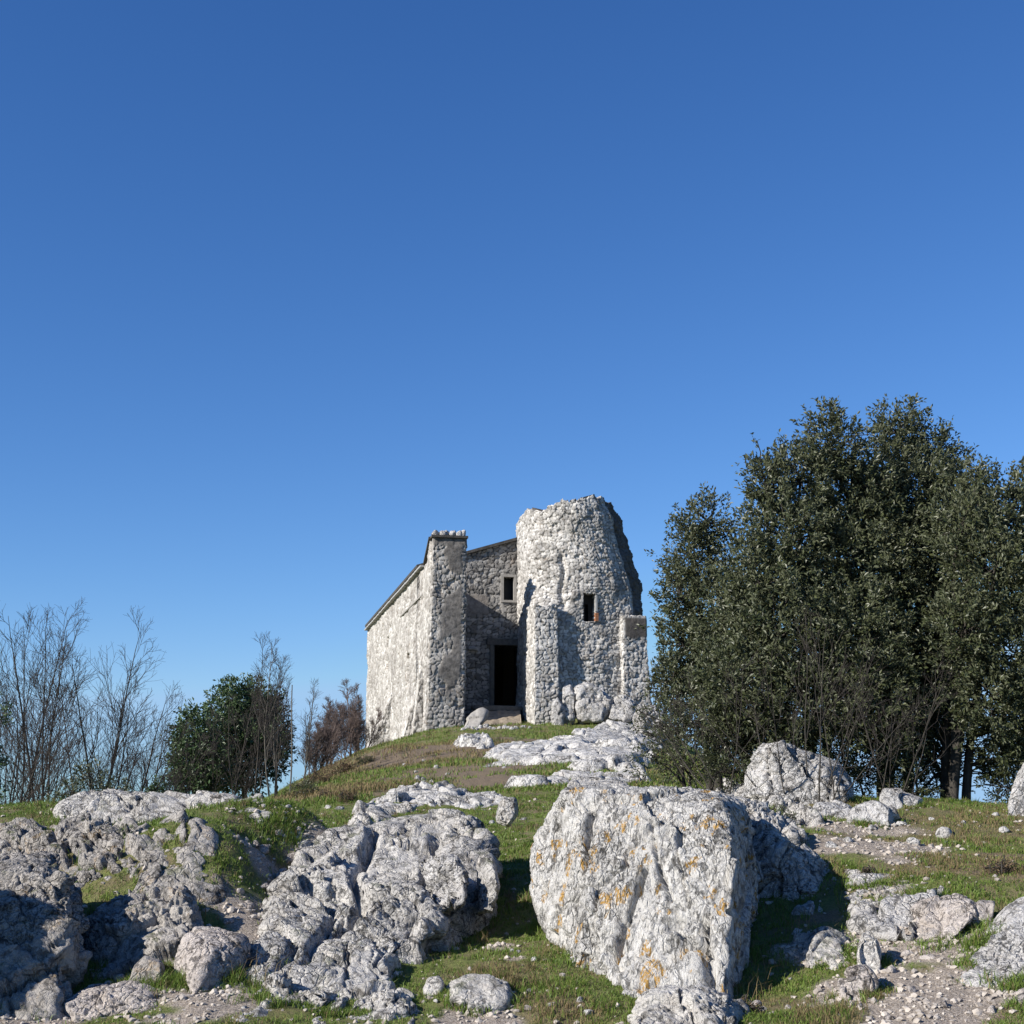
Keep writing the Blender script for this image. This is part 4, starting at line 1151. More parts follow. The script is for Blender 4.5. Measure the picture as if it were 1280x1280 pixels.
# threshold slab and step before the doorway
def build_threshold():
    ax = np.array([[UV[0], UV[1], 0], [WV[0], WV[1], 0], [0, 0, 1.0]])
    # earthen ramp wedge between pier and tower
    def pt(px, py, v):
        s, z = px_front(px, py, v); return CW(s, v, z)
    V = [pt(600, 912, -0.6), pt(652, 909, -0.6), pt(650, 884, 1.6), pt(594, 886, 1.6)]
    V = V + [CW(px_front(594, 886, 3.2)[0], 3.6, V[3][2]), CW(px_front(655, 884, 3.2)[0], 3.6, V[2][2])]
    A, B, C, D, E, F_ = V
    n = 40
    G = []
    for i in range(n):
        f = i / (n - 1)
        a = A * (1 - f) + B * f; d = D * (1 - f) + C * f; e = E * (1 - f) + F_ * f
        for j in range(n):
            g = j / (n - 1)
            p = a * (1 - g / .7) + d * (g / .7) if g < .7 else d * (1 - (g - .7) / .3) + e * ((g - .7) / .3)
            G.append(p)
    G = np.array(G); G[:, 2] += 0.05 * fbm(G * 3, 3)
    edge = G.reshape(n, n, 3)
    idx = np.arange(n * n).reshape(n, n)
    F = np.stack([idx[:-1, :-1], idx[1:, :-1], idx[1:, 1:], idx[:-1, 1:]], -1).reshape(-1, 4)
    # skirt
    border = np.concatenate([idx[0, ::-1], idx[1:, 0], idx[-1, 1:], idx[-2::-1, -1]])
    low = G[border].copy(); low[:, 2] -= 1.2
    k = len(border); off = n * n
    V2 = np.vstack([G, low]); i = np.arange(k - 1)
    F2 = np.stack([border[:-1], border[1:], off + i + 1, off + i], -1)
    m = simple_mat('trodden_earth', (0.16, 0.13, 0.10), (0.32, 0.27, 0.21), 7, bumpd=0.05)
    o = obj('earth_ramp', V2, [F, F2], m); tag(o, 'trodden earth ramp leading up into the dark church doorway', 'ramp')
    q = pt(622, 885.5, 1.5)
    D = np.array([[a, b, c] for a in (-1, 1) for b in (-1, 1) for c in (-1, 1)]) * np.array([.95, .2, .09])
    s_ = rock_from_points('step', q + D @ ax, M_frame_dark, 5, 33, amp=.12, p=20, crack=.2, detail=.3)
    tag(s_, 'flat stone doorstep at the top of the earth ramp', 'step')
    rock_sil('stone_slab', [(571, 910), (586, 890), (598, 884), (612, 887), (606, 900), (592, 914)], 49.3, 0.5, M_dressed, 'tilted grey stone slab beside the ramp at the doorway', 60, 4, cat='slab', crack=0.1, p=14, detail=.3)
    rs = random.Random(8)
    for i in range(16):
        px = 580 + i * 5.5 + rs.uniform(-1.5, 1.5); p = ground_hit(px, 912 - i * .1 + rs.uniform(-2, 2))
        o = rock_chunk('stone', p + np.array([0, 0, .03]), (.10 + rs.random() * .07, .1, .07 + rs.random() * .05), 70 + i, M_rock_pale)
        tag(o, 'fist sized white stone in the line below the church ramp', 'stone', 'white stones lining the foot of the church ramp')
build_threshold()

# loose stones individually placed
def loose_stones():
    protos = []
    rs = random.Random(5)
    for i in range(5):
        D = np.random.RandomState(i + 90)
        d = D.normal(size=(14, 3)); d /= np.linalg.norm(d, axis=1)[:, None]
        protos.append((i, d))
    spots = {
     'white stones lying on the right grass slope': [(1090,1038,9),(1127,1033,8),(1140,1055,11),(1180,1047,14),(1256,1040,9),(1165,1025,6),(1230,1055,5),(1245,1020,6),(1205,1030,5),(1060,1052,8),(1040,1058,12)],
     'small stones in the grass between the outcrops': [(668,1202,6),(662,1240,5),(725,1255,8),(640,1190,4),(545,1255,5),(690,1260,7),(735,1270,9),(615,1030,6),(600,1040,9),(655,1025,7),(648,1192,4)],
     'stones scattered down the left gully': [(348,1048,8),(318,1058,9),(330,1066,11),(366,1075,10),(300,1120,8),(310,1135,10),(290,1140,7),(330,1110,9),(355,1095,12),(372,1100,8),(285,1155,9),(340,1140,6),(270,1235,6),(150,1225,9),(135,1235,8),(120,1245,11),(240,1240,7),(220,1250,8),(385,1085,8)],
     'stones along the gravel at the right': [(1075,1262,7),(1115,1215,9),(1140,1240,8),(1180,1258,9),(1205,1220,6),(1135,1195,10),(1110,1275,9),(1225,1245,7),(1160,1165,9),(1095,1150,8),(1240,1265,9),(965,1270,8),(945,1258,9),(985,1262,6)],
     'pale stones on the hill path': [(505,957,4),(530,952,4),(545,960,5),(440,1000,6),(425,1012,7),(465,1006,5),(495,1000,6),(520,966,4),(610,944,5),(600,905,4),(360,1010,6),(410,1010,6),(560,968,4),(630,960,4)]}
    for g, L in spots.items():
        mat = M_rock_pink if ('gravel' in g or 'gully' in g) else M_rock_pale
        me = {}
        for n, (px, py, r) in enumerate(L):
            p = ground_hit(px, py, True); R_ = r / FPX * np.linalg.norm(p - np.array([0, 0, EYE]))
            k = rs.randrange(5)
            if k not in me:
                o = rock_from_points('stone', protos[k][1] * np.array([1, .85, .65]), mat, 3, k + 3, amp=0.5, p=14, crack=0, detail=.3)
                me[k] = o.data; 
            else:
                o = bpy.data.objects.new('stone', me[k]); COL.objects.link(o)
            z = float(terrain(np.array([p[0]]), np.array([p[1]]))[0])
            o.location = (p[0], p[1], z - 0.35 * R_); o.scale = (R_, R_, R_); o.rotation_euler = (rs.uniform(-.2, .2), rs.uniform(-.2, .2), rs.uniform(0, 6.28))
            lab = {'white': 'small white stone lying in the grass of the right slope', 'small': 'small pale stone in the grass between central outcrop and huge boulder',
                   'ston': 'loose stone', 'pale': 'small pale stone on the grass or path of the hillside'}
            key = g.split()[0]
            if key == 'stones': tx = 'loose stone lying in the dark gully at left' if 'gully' in g else 'loose pinkish stone beside the gravel at the lower right'
            else: tx = lab[key]
            tag(o, tx, 'stone', g)
loose_stones()

# ------------------------------------------------------------------ trees
def branch_path(p, d, L, n, up, wob, rs):
    P = [np.array(p)]; d = np.array(d, float); d /= np.linalg.norm(d)
    for i in range(n):
        d = d + up * np.array([0, 0, 1.0]) / n + rs.normal(size=3) * wob
        d /= np.linalg.norm(d)
        P.append(P[-1] + d * L / n)
    return np.array(P)

def side_dir(t, ang, rs):
    r = rs.normal(size=3); r -= r @ t * t; r /= np.linalg.norm(r)
    return t * math.cos(ang) + r * math.sin(ang)

def bare_tree(base, H, stems, seed, label, group=None, name='bare_tree', mat_t=None, mat_c=None, spread=0.25, rad=0.035, n1=12, n2=7, n3=4, twig=0.006, lean=(0, 0), cat='tree', start=0.25, ang=0.6, bl=0.42, part='twigs'):
    rs = np.random.RandomState(seed)
    base = np.array(base, float)
    t = empty(name, base); tag(t, label, cat, group)
    A, B = MB(), MB()
    for s in range(stems):
        h = H * (1 if s == 0 else rs.uniform(0.65, 0.98))
        d0 = np.array([rs.normal() * spread + lean[0], rs.normal() * spread + lean[1], 1.0])
        off = np.array([rs.normal() * .12, rs.normal() * .12, -0.15]) * (stems > 1)
        P = branch_path(base + off, d0, h, 12, 0.25, 0.035, rs)
        r0 = rad * (h / H) * (1 if s == 0 else .8)
        rr = np.linspace(1, 0, 13) ** 0.85 * r0 + twig
        A.tube(P, rr, 6)
        for i in range(n1):
            f = start + (1 - start) * (i + rs.rand()) / n1
            k = min(11, int(f * 12)); q = P[k] * (1 - (f * 12 - k)) + P[k + 1] * (f * 12 - k)
            tt = P[k + 1] - P[k]; tt /= np.linalg.norm(tt)
            L1 = h * bl * (1.15 - f) * rs.uniform(.7, 1.2)
            r1 = max(twig * 1.3, np.interp(f * 12, np.arange(13), rr) * .55)
            P1 = branch_path(q, side_dir(tt, ang * rs.uniform(.7, 1.3), rs), L1, 7, 0.45, 0.07, rs)
            A.tube(P1, np.linspace(r1, twig, 8), 4)
            for j in range(n2):
                g = 0.15 + 0.85 * (j + rs.rand()) / n2; k1 = min(6, int(g * 7)); q1 = P1[k1] * (1 - (g * 7 - k1)) + P1[k1 + 1] * (g * 7 - k1)
                t1 = P1[k1 + 1] - P1[k1]; t1 /= np.linalg.norm(t1)
                L2 = L1 * 0.5 * (1.2 - g) * rs.uniform(.7, 1.3) + 0.1
                P2 = branch_path(q1, side_dir(t1, 0.65 * rs.uniform(.7, 1.3), rs), L2, 4, 0.3, 0.09, rs)
                B.tube(P2, np.linspace(max(twig, r1 * .4), twig * .8, 5), 3)
                for m in range(n3):
                    e = 0.25 + .75 * (m + rs.rand()) / n3; k2 = min(3, int(e * 4)); q2 = P2[k2]
                    t2 = P2[k2 + 1] - P2[k2]; t2 /= np.linalg.norm(t2)
                    P3 = branch_path(q2, side_dir(t2, 0.7, rs), L2 * .45 * rs.uniform(.6, 1.3) + .06, 3, 0.2, 0.08, rs)
                    B.tube(P3, np.linspace(twig * .8, twig * .5, 4), 3)
    A.build('trunk', mat_t or M_bark, t); B.build(part, mat_c or M_twig, t)
    return t

def leaves_mesh(name, C, D, size, mat, parent, rs, wid=0.42, fold=0.25):
    """C centres (n,3), D pointing directions (n,3)"""
    n = len(C)
    D = D / (np.linalg.norm(D, axis=1)[:, None] + 1e-9)
    r = rs.normal(size=(n, 3)); S = np.cross(D, r); S /= np.linalg.norm(S, axis=1)[:, None] + 1e-9
    Nn = np.cross(S, D); flip = np.sign(Nn[:, 2] + 1e-6); S = S * flip[:, None]; Nn = Nn * flip[:, None]
    L = (size * rs.uniform(.7, 1.25, n))[:, None]
    w = L * wid * .5
    a = C; b = C + D * L * .5 + S * w + Nn * w * fold; c = C + D * L - Nn * L * .08; d = C + D * L * .5 - S * w + Nn * w * fold
    V = np.stack([a, b, c, d], 1).reshape(-1, 3)
    i = np.arange(n)[:, None] * 4
    F = np.concatenate([i + np.array([0, 1, 2]), i + np.array([0, 2, 3])])
    rnd = np.repeat(rs.rand(n), 4)
    return obj(name, V, F, mat, parent, False, {'rnd': rnd})

def leafy_tree(base, lobes, seed, label, mat, leaf=0.07, tufts=260, per=16, group=None, name='holm_oak_tree', stems=3, rad=0.09, shell=0.55, cat='tree', Y0=None, gap=0.0, wid=0.42, bark=None, upd=0.5, big=1.0):
    """lobes: (px, py, rx px, ry px, Y)"""
    rs = np.random.RandomState(seed)
    base = np.array(base, float)
    t = empty(name, base); tag(t, label, cat, group)
    A = MB(); CC = []; DD = []
    Lb = []
    for (px, py, rx, ry, Y) in lobes:
        c = at(px, py, Y); k = Y / FPX
        rx *= big; ry *= big
        Lb.append((c, np.array([rx * k, (rx + ry) / 2 * k * .9, ry * k])))
    allc = np.array([l[0] for l in Lb])
    # trunk stems towards the top lobes
    paths = []
    order = sorted(range(len(Lb)), key=lambda i: -Lb[i][0][2])
    for s in range(min(stems, len(Lb))):
        tgt = Lb[order[s]][0]
        b = base + np.array([rs.normal() * .18, rs.normal() * .18, -0.2])
        n = 14; f = np.linspace(0, 1, n)[:, None]
        mid = b * (1 - f) + tgt * f; mid[:, 0] += (tgt[0] - b[0]) * (f[:, 0] ** 1.6 - f[:, 0]) * .8; mid[:, 1] += (tgt[1] - b[1]) * (f[:, 0] ** 1.6 - f[:, 0]) * .8
        mid += np.cumsum(rs.normal(size=(n, 3)) * .025, 0) * f
        A.tube(mid, np.linspace(rad * rs.uniform(.7, 1), rad * .2, n), 7); paths.append(mid)
    allp = np.concatenate(paths)
    for (c, r) in Lb:
        below = allp[allp[:, 2] < c[2] + .1]
        if len(below) == 0: below = allp
        q = below[np.argmin(np.linalg.norm(below - c, axis=1) + .0)]
        f = np.linspace(0, 1, 7)[:, None]; P = q * (1 - f) + c * f + rs.normal(size=(7, 3)) * .03 * np.sin(f * math.pi)
        A.tube(P, np.linspace(rad * .35, rad * .15, 7), 5)
        area = (r[0] * r[2] + r[0] * r[1] + r[1] * r[2]) / 3
        nt = int(tufts * area / 0.5)
        d = rs.normal(size=(nt, 3)); d /= np.linalg.norm(d, axis=1)[:, None]
        rad_ = (1 - shell * rs.rand(nt) ** 1.3)[:, None]
        bumps = (1 + 0.34 * fbm(d * 1.9 + c, 3) + .34 * fbm(d * 4.2 + c, 2))[:, None]
        T = c + d * r * rad_ * bumps
        if gap > 0:
            g = fbm(T * 1.7 + 4, 2); keep = g > gap - 0.62; T, d = T[keep], d[keep]
        # sub limbs
        for k in range(min(len(T), 16)):
            f = np.linspace(0, 1, 5)[:, None]; P = c * (1 - f) + T[k] * f + rs.normal(size=(5, 3)) * .03
            A.tube(P, np.linspace(rad * .14, 0.006, 5), 4)
        ax = d + np.array([0, 0, upd]) + rs.normal(size=T.shape) * .35
        ax /= np.linalg.norm(ax, axis=1)[:, None]
        tw = leaf * 2.6
        k = per
        u = rs.rand(len(T), k)
        C = T[:, None] + ax[:, None] * (u[..., None] - .3) * tw + rs.normal(size=(len(T), k, 3)) * leaf * .35
        r3 = rs.normal(size=(len(T), k, 3))
        D = ax[:, None] * .9 + r3 * .75
        CC.append(C.reshape(-1, 3)); DD.append(D.reshape(-1, 3))
    A.build('trunk', bark or M_bark, t)
    leaves_mesh('crown', np.concatenate(CC), np.concatenate(DD), leaf, mat, t, rs, wid)
    return t

def gz(x, y): return float(terrain(np.array([float(x)]), np.array([float(y)]))[0])
def gbase(px, Y):
    x = (px - 640) / FPX * Y / (math.cos(PITCH))  # good enough on the ground line
    x = at(px, 1000, Y)[0]
    return np.array([x, Y, gz(x, Y)])

def build_right_trees():
    G = None
    leafy_tree(gbase(900, 22.5), [(884,655,36,40,22.5),(868,700,40,50,22.6),(850,745,28,36,22.3),(895,770,58,70,22.4),(856,805,40,45,22.2),(905,840,60,60,22.2),(840,850,30,30,21.8),(880,900,60,45,21.8)],
        101, 'slender holm oak at the left end of the tree clump beside the tower', M_leaf_oak, tufts=380, gap=0.1, big=1.04)
    leafy_tree(gbase(1010, 20.5), [(1038,555,38,44,20.6),(1000,600,46,50,20.4),(958,612,26,46,20.2),(1060,620,56,60,20.8),(985,680,62,66,20.0),(1060,710,80,80,20.3),(950,730,50,60,19.7),(975,800,70,70,19.4),(1050,810,85,80,19.5),(930,860,60,60,19.4),(1010,880,70,60,19.2),(1090,880,70,70,19.4),(940,920,60,44,19.9),(1080,780,60,80,20.4),(920,800,50,60,20.5),(1090,650,44,60,20.9)],
        102, 'tallest dark holm oak in the middle of the clump, above the half hidden boulder', M_leaf_oak, tufts=460, stems=4, big=1.06)
    leafy_tree(gbase(1130, 21.5), [(1122,540,36,38,21.6),(1105,590,40,50,21.4),(1170,570,34,40,21.7),(1150,625,60,60,21.2),(1120,690,60,70,20.9),(1180,700,60,70,21.0),(1140,780,70,70,20.7),(1120,850,60,60,20.5),(1165,880,50,55,20.6),(1145,930,50,40,20.6),(1190,640,46,60,20.9),(1185,790,44,60,20.5),(1175,845,46,50,20.5)],
        103, 'tall holm oak with twin tops behind the middle of the clump', M_leaf_oak, tufts=440, stems=3, big=1.06)
    leafy_tree(gbase(1210, 19.5), [(1225,612,30,36,20.0),(1205,660,48,50,19.5),(1262,640,34,44,19.8),(1290,610,26,30,20.2),(1240,720,62,66,19.2),(1290,730,50,70,19.6),(1210,790,50,60,19.0),(1270,820,60,60,19.1),(1235,880,50,50,19.0),(1290,900,50,60,19.2),(1260,945,40,30,19.4)],
        104, 'broad olive green holm oak at the right picture edge', M_leaf_oak, tufts=440, stems=4, big=1.05)
    leafy_tree(gbase(860, 19.6), [(828,905,36,34,19.6),(868,905,48,46,19.7),(905,930,42,44,19.5),(820,950,36,32,19.3),(862,955,46,30,19.2),(905,965,36,22,19.0),(845,880,30,30,19.8)],
        105, 'loose grey green shrub at the left foot of the tree clump', M_leaf_shrub, leaf=0.045, tufts=330, per=11, name='shrub', cat='shrub', stems=5, rad=0.03, gap=0.3, bark=M_bark)
    leafy_tree(gbase(1110, 19.6), [(1105,945,50,40,19.6),(1160,950,40,44,19.8),(1060,925,40,40,19.9),(1130,985,50,18,19.4),(1250,970,34,28,19.6),(1085,980,40,30,19.9),(1165,985,26,20,19.6),(1290,970,30,40,19.8),(1178,940,22,50,20.4),(1240,930,30,50,20.2),(1262,985,40,20,19.4),(1120,905,60,60,20.6),(1085,935,60,50,20.3),(1150,975,30,26,20.2),(1285,930,40,60,20.3)],
        106, 'dark low undergrowth below the middle of the tree clump', M_leaf_shrub, leaf=0.05, tufts=330, per=11, name='shrub', cat='shrub', stems=4, rad=0.03, gap=0.3)
    leafy_tree(gbase(960, 20.2), [(935,930,36,50,20.3),(975,905,46,40,20.3),(1010,950,40,50,20.4),(930,975,40,24,20.1),(1035,975,36,30,20.4)],
        107, 'dark undergrowth behind the tall half hidden boulder', M_leaf_shrub, leaf=0.05, tufts=330, per=11, name='shrub', cat='shrub', stems=4, rad=0.03, gap=0.2)
    for i, (px, Y, H, ln, lb) in enumerate([(985,17.7,2.6,-.25,'bare grey shrub leaning left in front of the tall half hidden boulder'),(1030,17.6,2.3,.1,'bare grey shrub with crooked stems right of the half hidden boulder'),(1115,18.0,2.0,.05,'thin bare shrub under the middle holm oaks'),(900,18.2,2.0,-.2,'thin pale twiggy shrub between the leafy shrub and the half hidden boulder')]):
        bare_tree(gbase(px, Y), H, 5, 120 + i, lb, 'bare shrubs in front of the holm oaks', 'bare_shrub', M_bark, M_twig, spread=.42, rad=.009, n1=6, n2=3, n3=2, twig=.0022, lean=(ln, 0), cat='shrub', bl=.55)
build_right_trees()

def build_bushes():
    for i, (px, py, r, Y, m, lb) in enumerate([
        (968,1022,20,None,M_leaf_shrub,'small leafy plant on the right shoulder of the huge boulder'),
        (985,1045,12,None,M_leaf_shrub,'sprig of leaves on the dark ledge right of the huge boulder'),
        (404,994,9,None,M_leaf_brown,'low dark dead tuft on the grass at the foot of the hill'),
        (432,996,11,None,M_leaf_brown,'wider dark dead tuft right of the smaller one at the hill foot'),
        (425,958,16,None,M_leaf_brown,'withered brown bush on the upper left flank of the hill'),
        (398,972,14,None,M_leaf_brown,'withered brown bush low on the left flank of the hill'),
        (455,950,10,None,M_leaf_shrub,'small green bush near the foot of the side wall'),
        (378,985,16,None,M_leaf_shrub,'green bush at the foot of the slim pole'),
        (1085,1090,8,None,M_leaf_brown,'dry plant among the gravel right of the hollow'),
        (1250,1085,16,None,M_leaf_brown,'dry reddish plant on the right grass slope'),
        (930,1262,14,None,M_leaf_brown,'brown dead tuft at the lower right foot of the huge boulder')]):
        p = ground_hit(px, min(py + r * .7, 1278)); Y = p[1]
        k = Y / FPX
        leafy_tree(np.array([p[0], p[1], gz(p[0], p[1])]), [(px, py, r, r * .7, Y), (px + r * .7, py + r * .2, r * .6, r * .5, Y)], 400 + i, lb, m,
                   leaf=max(.022, r * k * .16), tufts=int(60 / max(.02, (r * k) ** 2)), per=8, name='shrub', cat='plant', stems=2, rad=.006, bark=M_bark)
build_bushes()

def build_left_trees():
    L = [(-12,26,4.2,4,.0,'bare tree at the left picture edge with ivy dark lower trunk'),
         (22,29,4.7,3,.05,'bare many stemmed tree second from the left edge'),
         (68,28,4.9,3,.02,'tall bare tree third from the left edge'),
         (105,30,4.6,3,.10,'bare tree leaning right in the left group'),
         (150,31,3.4,3,.22,'lower bare tree arching right at the end of the left group'),
         (45,32,4.4,2,-.05,'slim bare tree behind the left group'),
         (125,29,4,3,.16,'bare tree with wide fine crown right of the tall one'),(-2,30,4,3,.08,'bare tree behind the leftmost one'),(175,33,3,3,.25,'small bare tree arching right beside the evergreen clump')]
    for i, (px, Y, H, st, ln, lb) in enumerate(L):
        b = gbase(px, Y)
        top = at(px, {0:800,1:755,2:752,3:762,4:850,5:765,6:800,7:770,8:890}[i], Y)[2]
        b[2] = gz(b[0], b[1])
        bare_tree(b, (top - b[2]) * 0.98, st, 200 + i, lb, 'leafless trees beyond the left bank', spread=.17, rad=.034, n1=12, n2=6, n3=3, twig=.004, lean=(ln, 0), ang=.55, bl=.48)
    # thicket in front of evergreens
    T = [(322,33,790,'tallest bare tree rising through the evergreen clump'),(300,34,830,'bare sapling left in the thicket'),(338,32,800,'bare pale stemmed tree in the thicket'),(350,34,820,'bare tree right of the tall thicket tree'),(375,36,850,'bare sapling at the right end of the thicket'),(285,35,870,'low bare sapling against the dark evergreen')]
    for i, (px, Y, ty, lb) in enumerate(T):
        b = gbase(px, Y); top = at(px, ty, Y)[2]
        bare_tree(b, top - b[2], 2, 230 + i, lb, 'bare saplings in the thicket by the evergreens', spread=.10, rad=.02, n1=12, n2=5, n3=3, twig=.004, mat_t=M_bark_pale if i in (2, 4) else M_bark, ang=.4, bl=.32)
    # slender pale pole-like trunk
    b = gbase(362, 30); top = at(362, 850, 30)[2]
    mb = MB(); n = 10; f = np.linspace(0, 1, n)
    P = np.stack([b[0] + .02 * np.sin(f * 5), b[1] + 0 * f, b[2] - .1 + (top - b[2]) * f], -1)
    mb.tube(P, np.linspace(.02, .012, n), 6)
    o = mb.build('pole', M_bark_pale); tag(o, 'slim straight pale pole standing right of the thicket', 'pole')
    for i, (px, Y, ty, lb) in enumerate([(435,50,850,'bare reddish tree next to the church wall'),(410,48,868,'reddish brown bare bush left of the church'),(390,46,885,'low reddish bush between thicket and church'),(448,54,880,'grey bare bush touching the far end of the side wall')]):
        b = gbase(px, Y); top = at(px, ty, Y)[2]
        bare_tree(b, top - b[2], 6, 260 + i, lb, 'reddish bare bushes left of the church', 'bare_bush' if i else 'bare_tree', M_twig_red, M_twig_red, spread=.2, rad=.03, n1=14, n2=7, n3=4, twig=.006, cat='bush' if i else 'tree', start=.1, bl=.4)
    leafy_tree(gbase(245, 36), [(245,920,26,36,36),(232,950,22,30,35.5),(255,960,30,34,35.5),(240,985,30,20,35.3)], 301, 'dark green evergreen tree at the left of the far clump', M_leaf_ever, leaf=.11, tufts=330, per=12, name='evergreen_tree', stems=2)
    leafy_tree(gbase(300, 38), [(300,885,30,34,38),(325,890,26,36,38.5),(285,920,34,44,37.5),(320,940,40,50,38),(275,970,34,34,37.5),(340,915,20,36,38.5)], 302, 'larger dark evergreen tree behind the bare thicket', M_leaf_ever, leaf=.11, tufts=330, per=12, name='evergreen_tree', stems=2)
    leafy_tree(gbase(115, 25), [(115,975,24,20,25),(90,990,26,16,25),(150,990,30,16,25),(185,992,18,10,25)], 303, 'low olive green shrub under the bare trees on the left skyline', M_leaf_shrub, leaf=.06, tufts=260, per=12, name='shrub', cat='shrub', stems=3, rad=.03, gap=.3)
    leafy_tree(gbase(200, 27), [(196,985,16,10,27),(205,993,16,8,27)], 304, 'small dark bush just left of the evergreen clump', M_leaf_ever, leaf=.07, tufts=240, per=12, name='shrub', cat='shrub', stems=2, rad=.02)
    leafy_tree(gbase(-20, 22), [(-12,900,18,30,22),(-20,950,24,30,22),(-25,990,26,20,22)], 305, 'dark ivy clad bush just inside the left picture edge', M_leaf_ever, leaf=.07, tufts=260, per=12, name='shrub', cat='shrub', stems=2, rad=.04)
build_left_trees()

# ------------------------------------------------------------------ grass, gravel
def scatter(n, rmin, rmax, amin, amax, rs, power=1.0):
    a = np.deg2rad(rs.uniform(amin, amax, n))
    r = rmin * (rmax / rmin) ** (rs.rand(n) ** power)
    return r * np.sin(a), r * np.cos(a)

def covered(x, y):
    c = np.zeros(x.shape, bool)
    for poly, H, edge, seed, rough, sc in OUTCROPS:
        b0 = poly.min(0) - .3; b1 = poly.max(0) + .3
        s = (x > b0[0]) & (x < b1[0]) & (y > b0[1]) & (y < b1[1])
        if s.any():
            h, m = outcrop_h(x[s], y[s], poly, H, edge, seed, rough, sc)
            t = np.zeros(x.shape, bool); t[s] = h > 0.0; c |= t
    return c

def blades(name, x, y, h, w, mat, rs, label):
    z = terrain(x, y) - 0.01
    n = len(x)
    a = rs.uniform(0, 2 * math.pi, n); bend = rs.uniform(.15, .9, n); ba = rs.uniform(0, 2 * math.pi, n)
    P = np.stack([x, y, z], -1); S = np.stack([np.cos(a), np.sin(a), 0 * a], -1) * (w / 2)[:, None]
    Bd = np.stack([np.cos(ba), np.sin(ba), 0 * a], -1) * (h * bend)[:, None]
    up = np.array([0, 0, 1.0])
    m1 = P + up * (h * .55)[:, None] + Bd * .3
    t1 = P + up * (h * (1 - bend * .35))[:, None] + Bd
    V = np.stack([P - S, P + S, m1 + S * .8, m1 - S * .8, t1], 1).reshape(-1, 3)
    i = np.arange(n)[:, None] * 5
    F4 = i + np.array([0, 1, 2, 3]); F3 = i + np.array([3, 2, 4])
    o = obj(name, V, [F4, F3], mat, attrs={'rnd': np.repeat(rs.rand(n), 5)})
    return tag(o, label, 'grass', kind='stuff')

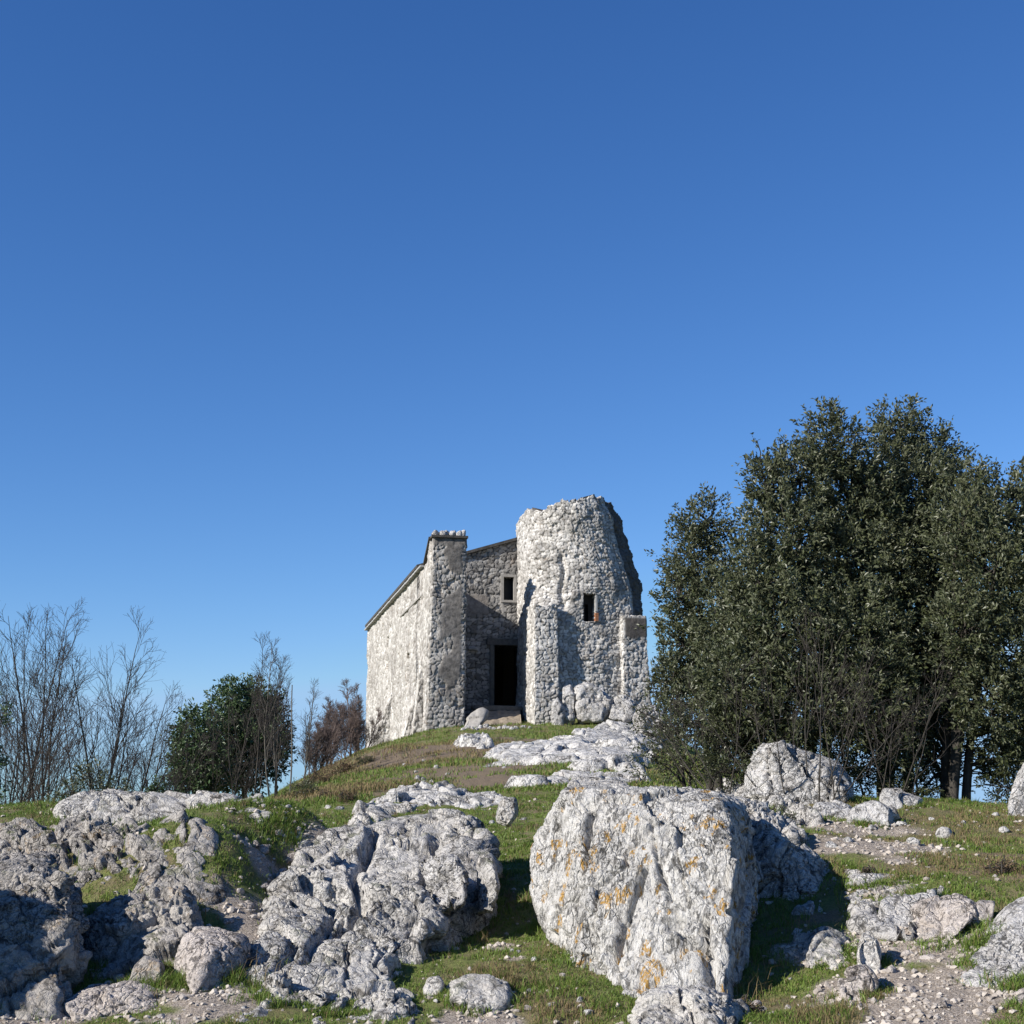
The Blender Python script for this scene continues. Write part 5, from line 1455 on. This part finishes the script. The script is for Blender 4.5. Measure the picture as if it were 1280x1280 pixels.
def build_cover():
    rs = np.random.RandomState(77)
    # near tufts: tuft centres, then blades
    def dens(x, y):
        g = fbm(xy3(x / 1.1, y / 1.1, 12), 3) * .9 + .62
        g -= 1.15 * bmask(B_GRAVEL, x, y, .6, .7) + 0.6 * bmask(B_PATH, x, y, .7, .6)
        return g
    x, y = scatter(118000, 8.5, 26, -27, 30, rs, 0.9)
    k = (rs.rand(len(x)) < dens(x, y)) & ~covered(x, y); x, y = x[k], y[k]
    cp = np.concatenate([c for c in CONTACT if len(c)]); cp = cp[(cp[:, 1] > 8.5) & (cp[:, 1] < 24)]
    cp = cp[rs.randint(0, len(cp), 11000)] + rs.normal(size=(11000, 2)) * .035
    cp = cp[fbm(xy3(cp[:, 0] / .5, cp[:, 1] / .5, 70), 2) > -.12]
    nc = len(cp); x = np.concatenate([x, cp[:, 0]]); y = np.concatenate([y, cp[:, 1]])
    nb = 9
    dry = bmask(B_DRY, x, y, .7) + .5 * fbm(xy3(x / .5, y / .5, 40), 2) + .08
    X = np.repeat(x, nb) + rs.normal(size=len(x) * nb) * .022; Y = np.repeat(y, nb) + rs.normal(size=len(x) * nb) * .022
    D = np.repeat(dry, nb)
    tall = np.repeat(.6 + .8 * sstep(-.2, .5, fbm(xy3(x / .6, y / .6, 90), 2)), nb)
    tall[-nc * nb:] *= rs.uniform(1.1, 2.0, nc * nb)
    h = .048 * tall * rs.uniform(.6, 1.4, len(X)); w = np.full(len(X), .0058) * (np.hypot(X, Y) / 11) ** .6
    isd = rs.rand(len(X)) < np.clip(D, .12, .75)
    blades('grass', X[~isd], Y[~isd], h[~isd], w[~isd], M_grass, rs, 'short green grass growing between the foreground rocks')
    blades('dry_grass', X[isd], Y[isd], h[isd] * 1.0, w[isd] * .8, M_grass_dry, rs, 'straw coloured dry grass mixed into the foreground turf')
    # hill grass, coarser
    x, y = scatter(80000, 24, 62, -16, 12, rs, 1.0)
    k = (rs.rand(len(x)) < dens(x, y) + .1) & ~covered(x, y); x, y = x[k], y[k]
    nb = 4
    dry = bmask(B_DRY, x, y, .7) + .4 * fbm(xy3(x / 1.5, y / 1.5, 41), 2) + .1
    X = np.repeat(x, nb) + rs.normal(size=len(x) * nb) * .06; Y = np.repeat(y, nb) + rs.normal(size=len(x) * nb) * .06
    D = np.repeat(dry, nb)
    h = .07 * rs.uniform(.6, 1.4, len(X)) * (1 + .6 * sstep(0, .5, fbm(xy3(X / 2, Y / 2, 91), 2))); w = np.full(len(X), .014)
    isd = rs.rand(len(X)) < np.clip(D, .15, .8)
    blades('hill_grass', X[~isd], Y[~isd], h[~isd], w[~isd], M_grass, rs, 'rough green grass on the hillside below the church')
    blades('dry_hill_grass', X[isd], Y[isd], h[isd] * 1.3, w[isd], M_grass_dry, rs, 'withered brown grass on the left flank of the hill')
    x, y = scatter(5200, 8.8, 24, -22, 22, rs, 0.9)
    k = (fbm(xy3(x / .7, y / .7, 140), 3) > .12) & ~covered(x, y) & (bmask(B_GRAVEL, x, y) < .4); x, y = x[k], y[k]
    nb = 14; X = np.repeat(x, nb) + rs.normal(size=len(x) * nb) * .02; Y = np.repeat(y, nb) + rs.normal(size=len(x) * nb) * .02
    h = np.repeat(rs.uniform(.05, .13, len(x)), nb) * rs.uniform(.6, 1.2, len(X)); isd = np.repeat(rs.rand(len(x)) < .4, nb)
    blades('tall_grass', X[~isd], Y[~isd], h[~isd], np.full((~isd).sum(), .006), M_grass, rs, 'taller green tufts standing out of the foreground turf')
    blades('tall_dry_grass', X[isd], Y[isd], h[isd], np.full(isd.sum(), .005), M_grass_dry, rs, 'taller straw coloured tufts standing out of the foreground turf')
    # dry stalks
    x, y = [], []
    for (px, py) in [(935,1262),(945,1255),(950,1235),(1010,1180),(700,1240),(330,1235),(300,1225),(310,1240),(1060,1040)]:
        p = ground_hit(px, py); q = rs.normal(size=(9, 2)) * .08 + p[:2]; x += list(q[:, 0]); y += list(q[:, 1])
    x = np.array(x); y = np.array(y)
    blades('dry_stalks', x, y, rs.uniform(.12, .34, len(x)), np.full(len(x), .004), M_grass_dry, rs, 'thin dry stalks standing at the foot of the rocks')
    # gravel
    x, y = scatter(60000, 8.6, 24, -22, 22, rs, .8)
    gm = bmask(B_GRAVEL, x, y, .7, .7) * (0.35 + .65 * sstep(-.15, .3, fbm(xy3(x / .35, y / .35, 55), 3))); k = rs.rand(len(x)) < gm * .8 + .03
    x, y = x[k], y[k]
    cq = np.concatenate([c for c in CONTACT if len(c)]); cq = cq[(cq[:, 1] > 8.5) & (cq[:, 1] < 24)]
    cq = cq[rs.randint(0, len(cq), 2600)] + rs.normal(size=(2600, 2)) * .07
    x = np.concatenate([x, cq[:, 0]]); y = np.concatenate([y, cq[:, 1]])
    k = ~covered(x, y); x, y = x[k], y[k]
    D0, F0 = get_ico(1)
    n = len(x); print('gravel', n)
    s = .009 + .022 * rs.rand(n) ** 2.5; z = terrain(x, y) + s * .2
    V = D0[None] * (1 + .25 * rs.normal(size=(n, len(D0), 1))) * s[:, None, None] * np.stack([rs.uniform(.8, 1.3, n), rs.uniform(.8, 1.3, n), rs.uniform(.5, .9, n)], -1)[:, None]
    V = V + np.stack([x, y, z], -1)[:, None]
    F = (F0[None] + (np.arange(n) * len(D0))[:, None, None]).reshape(-1, 3)
    o = obj('gravel', V.reshape(-1, 3), F, M_gravel, smooth=False)
    tag(o, 'pinkish white limestone gravel strewn over the bare ground', 'gravel', kind='stuff')
build_cover()
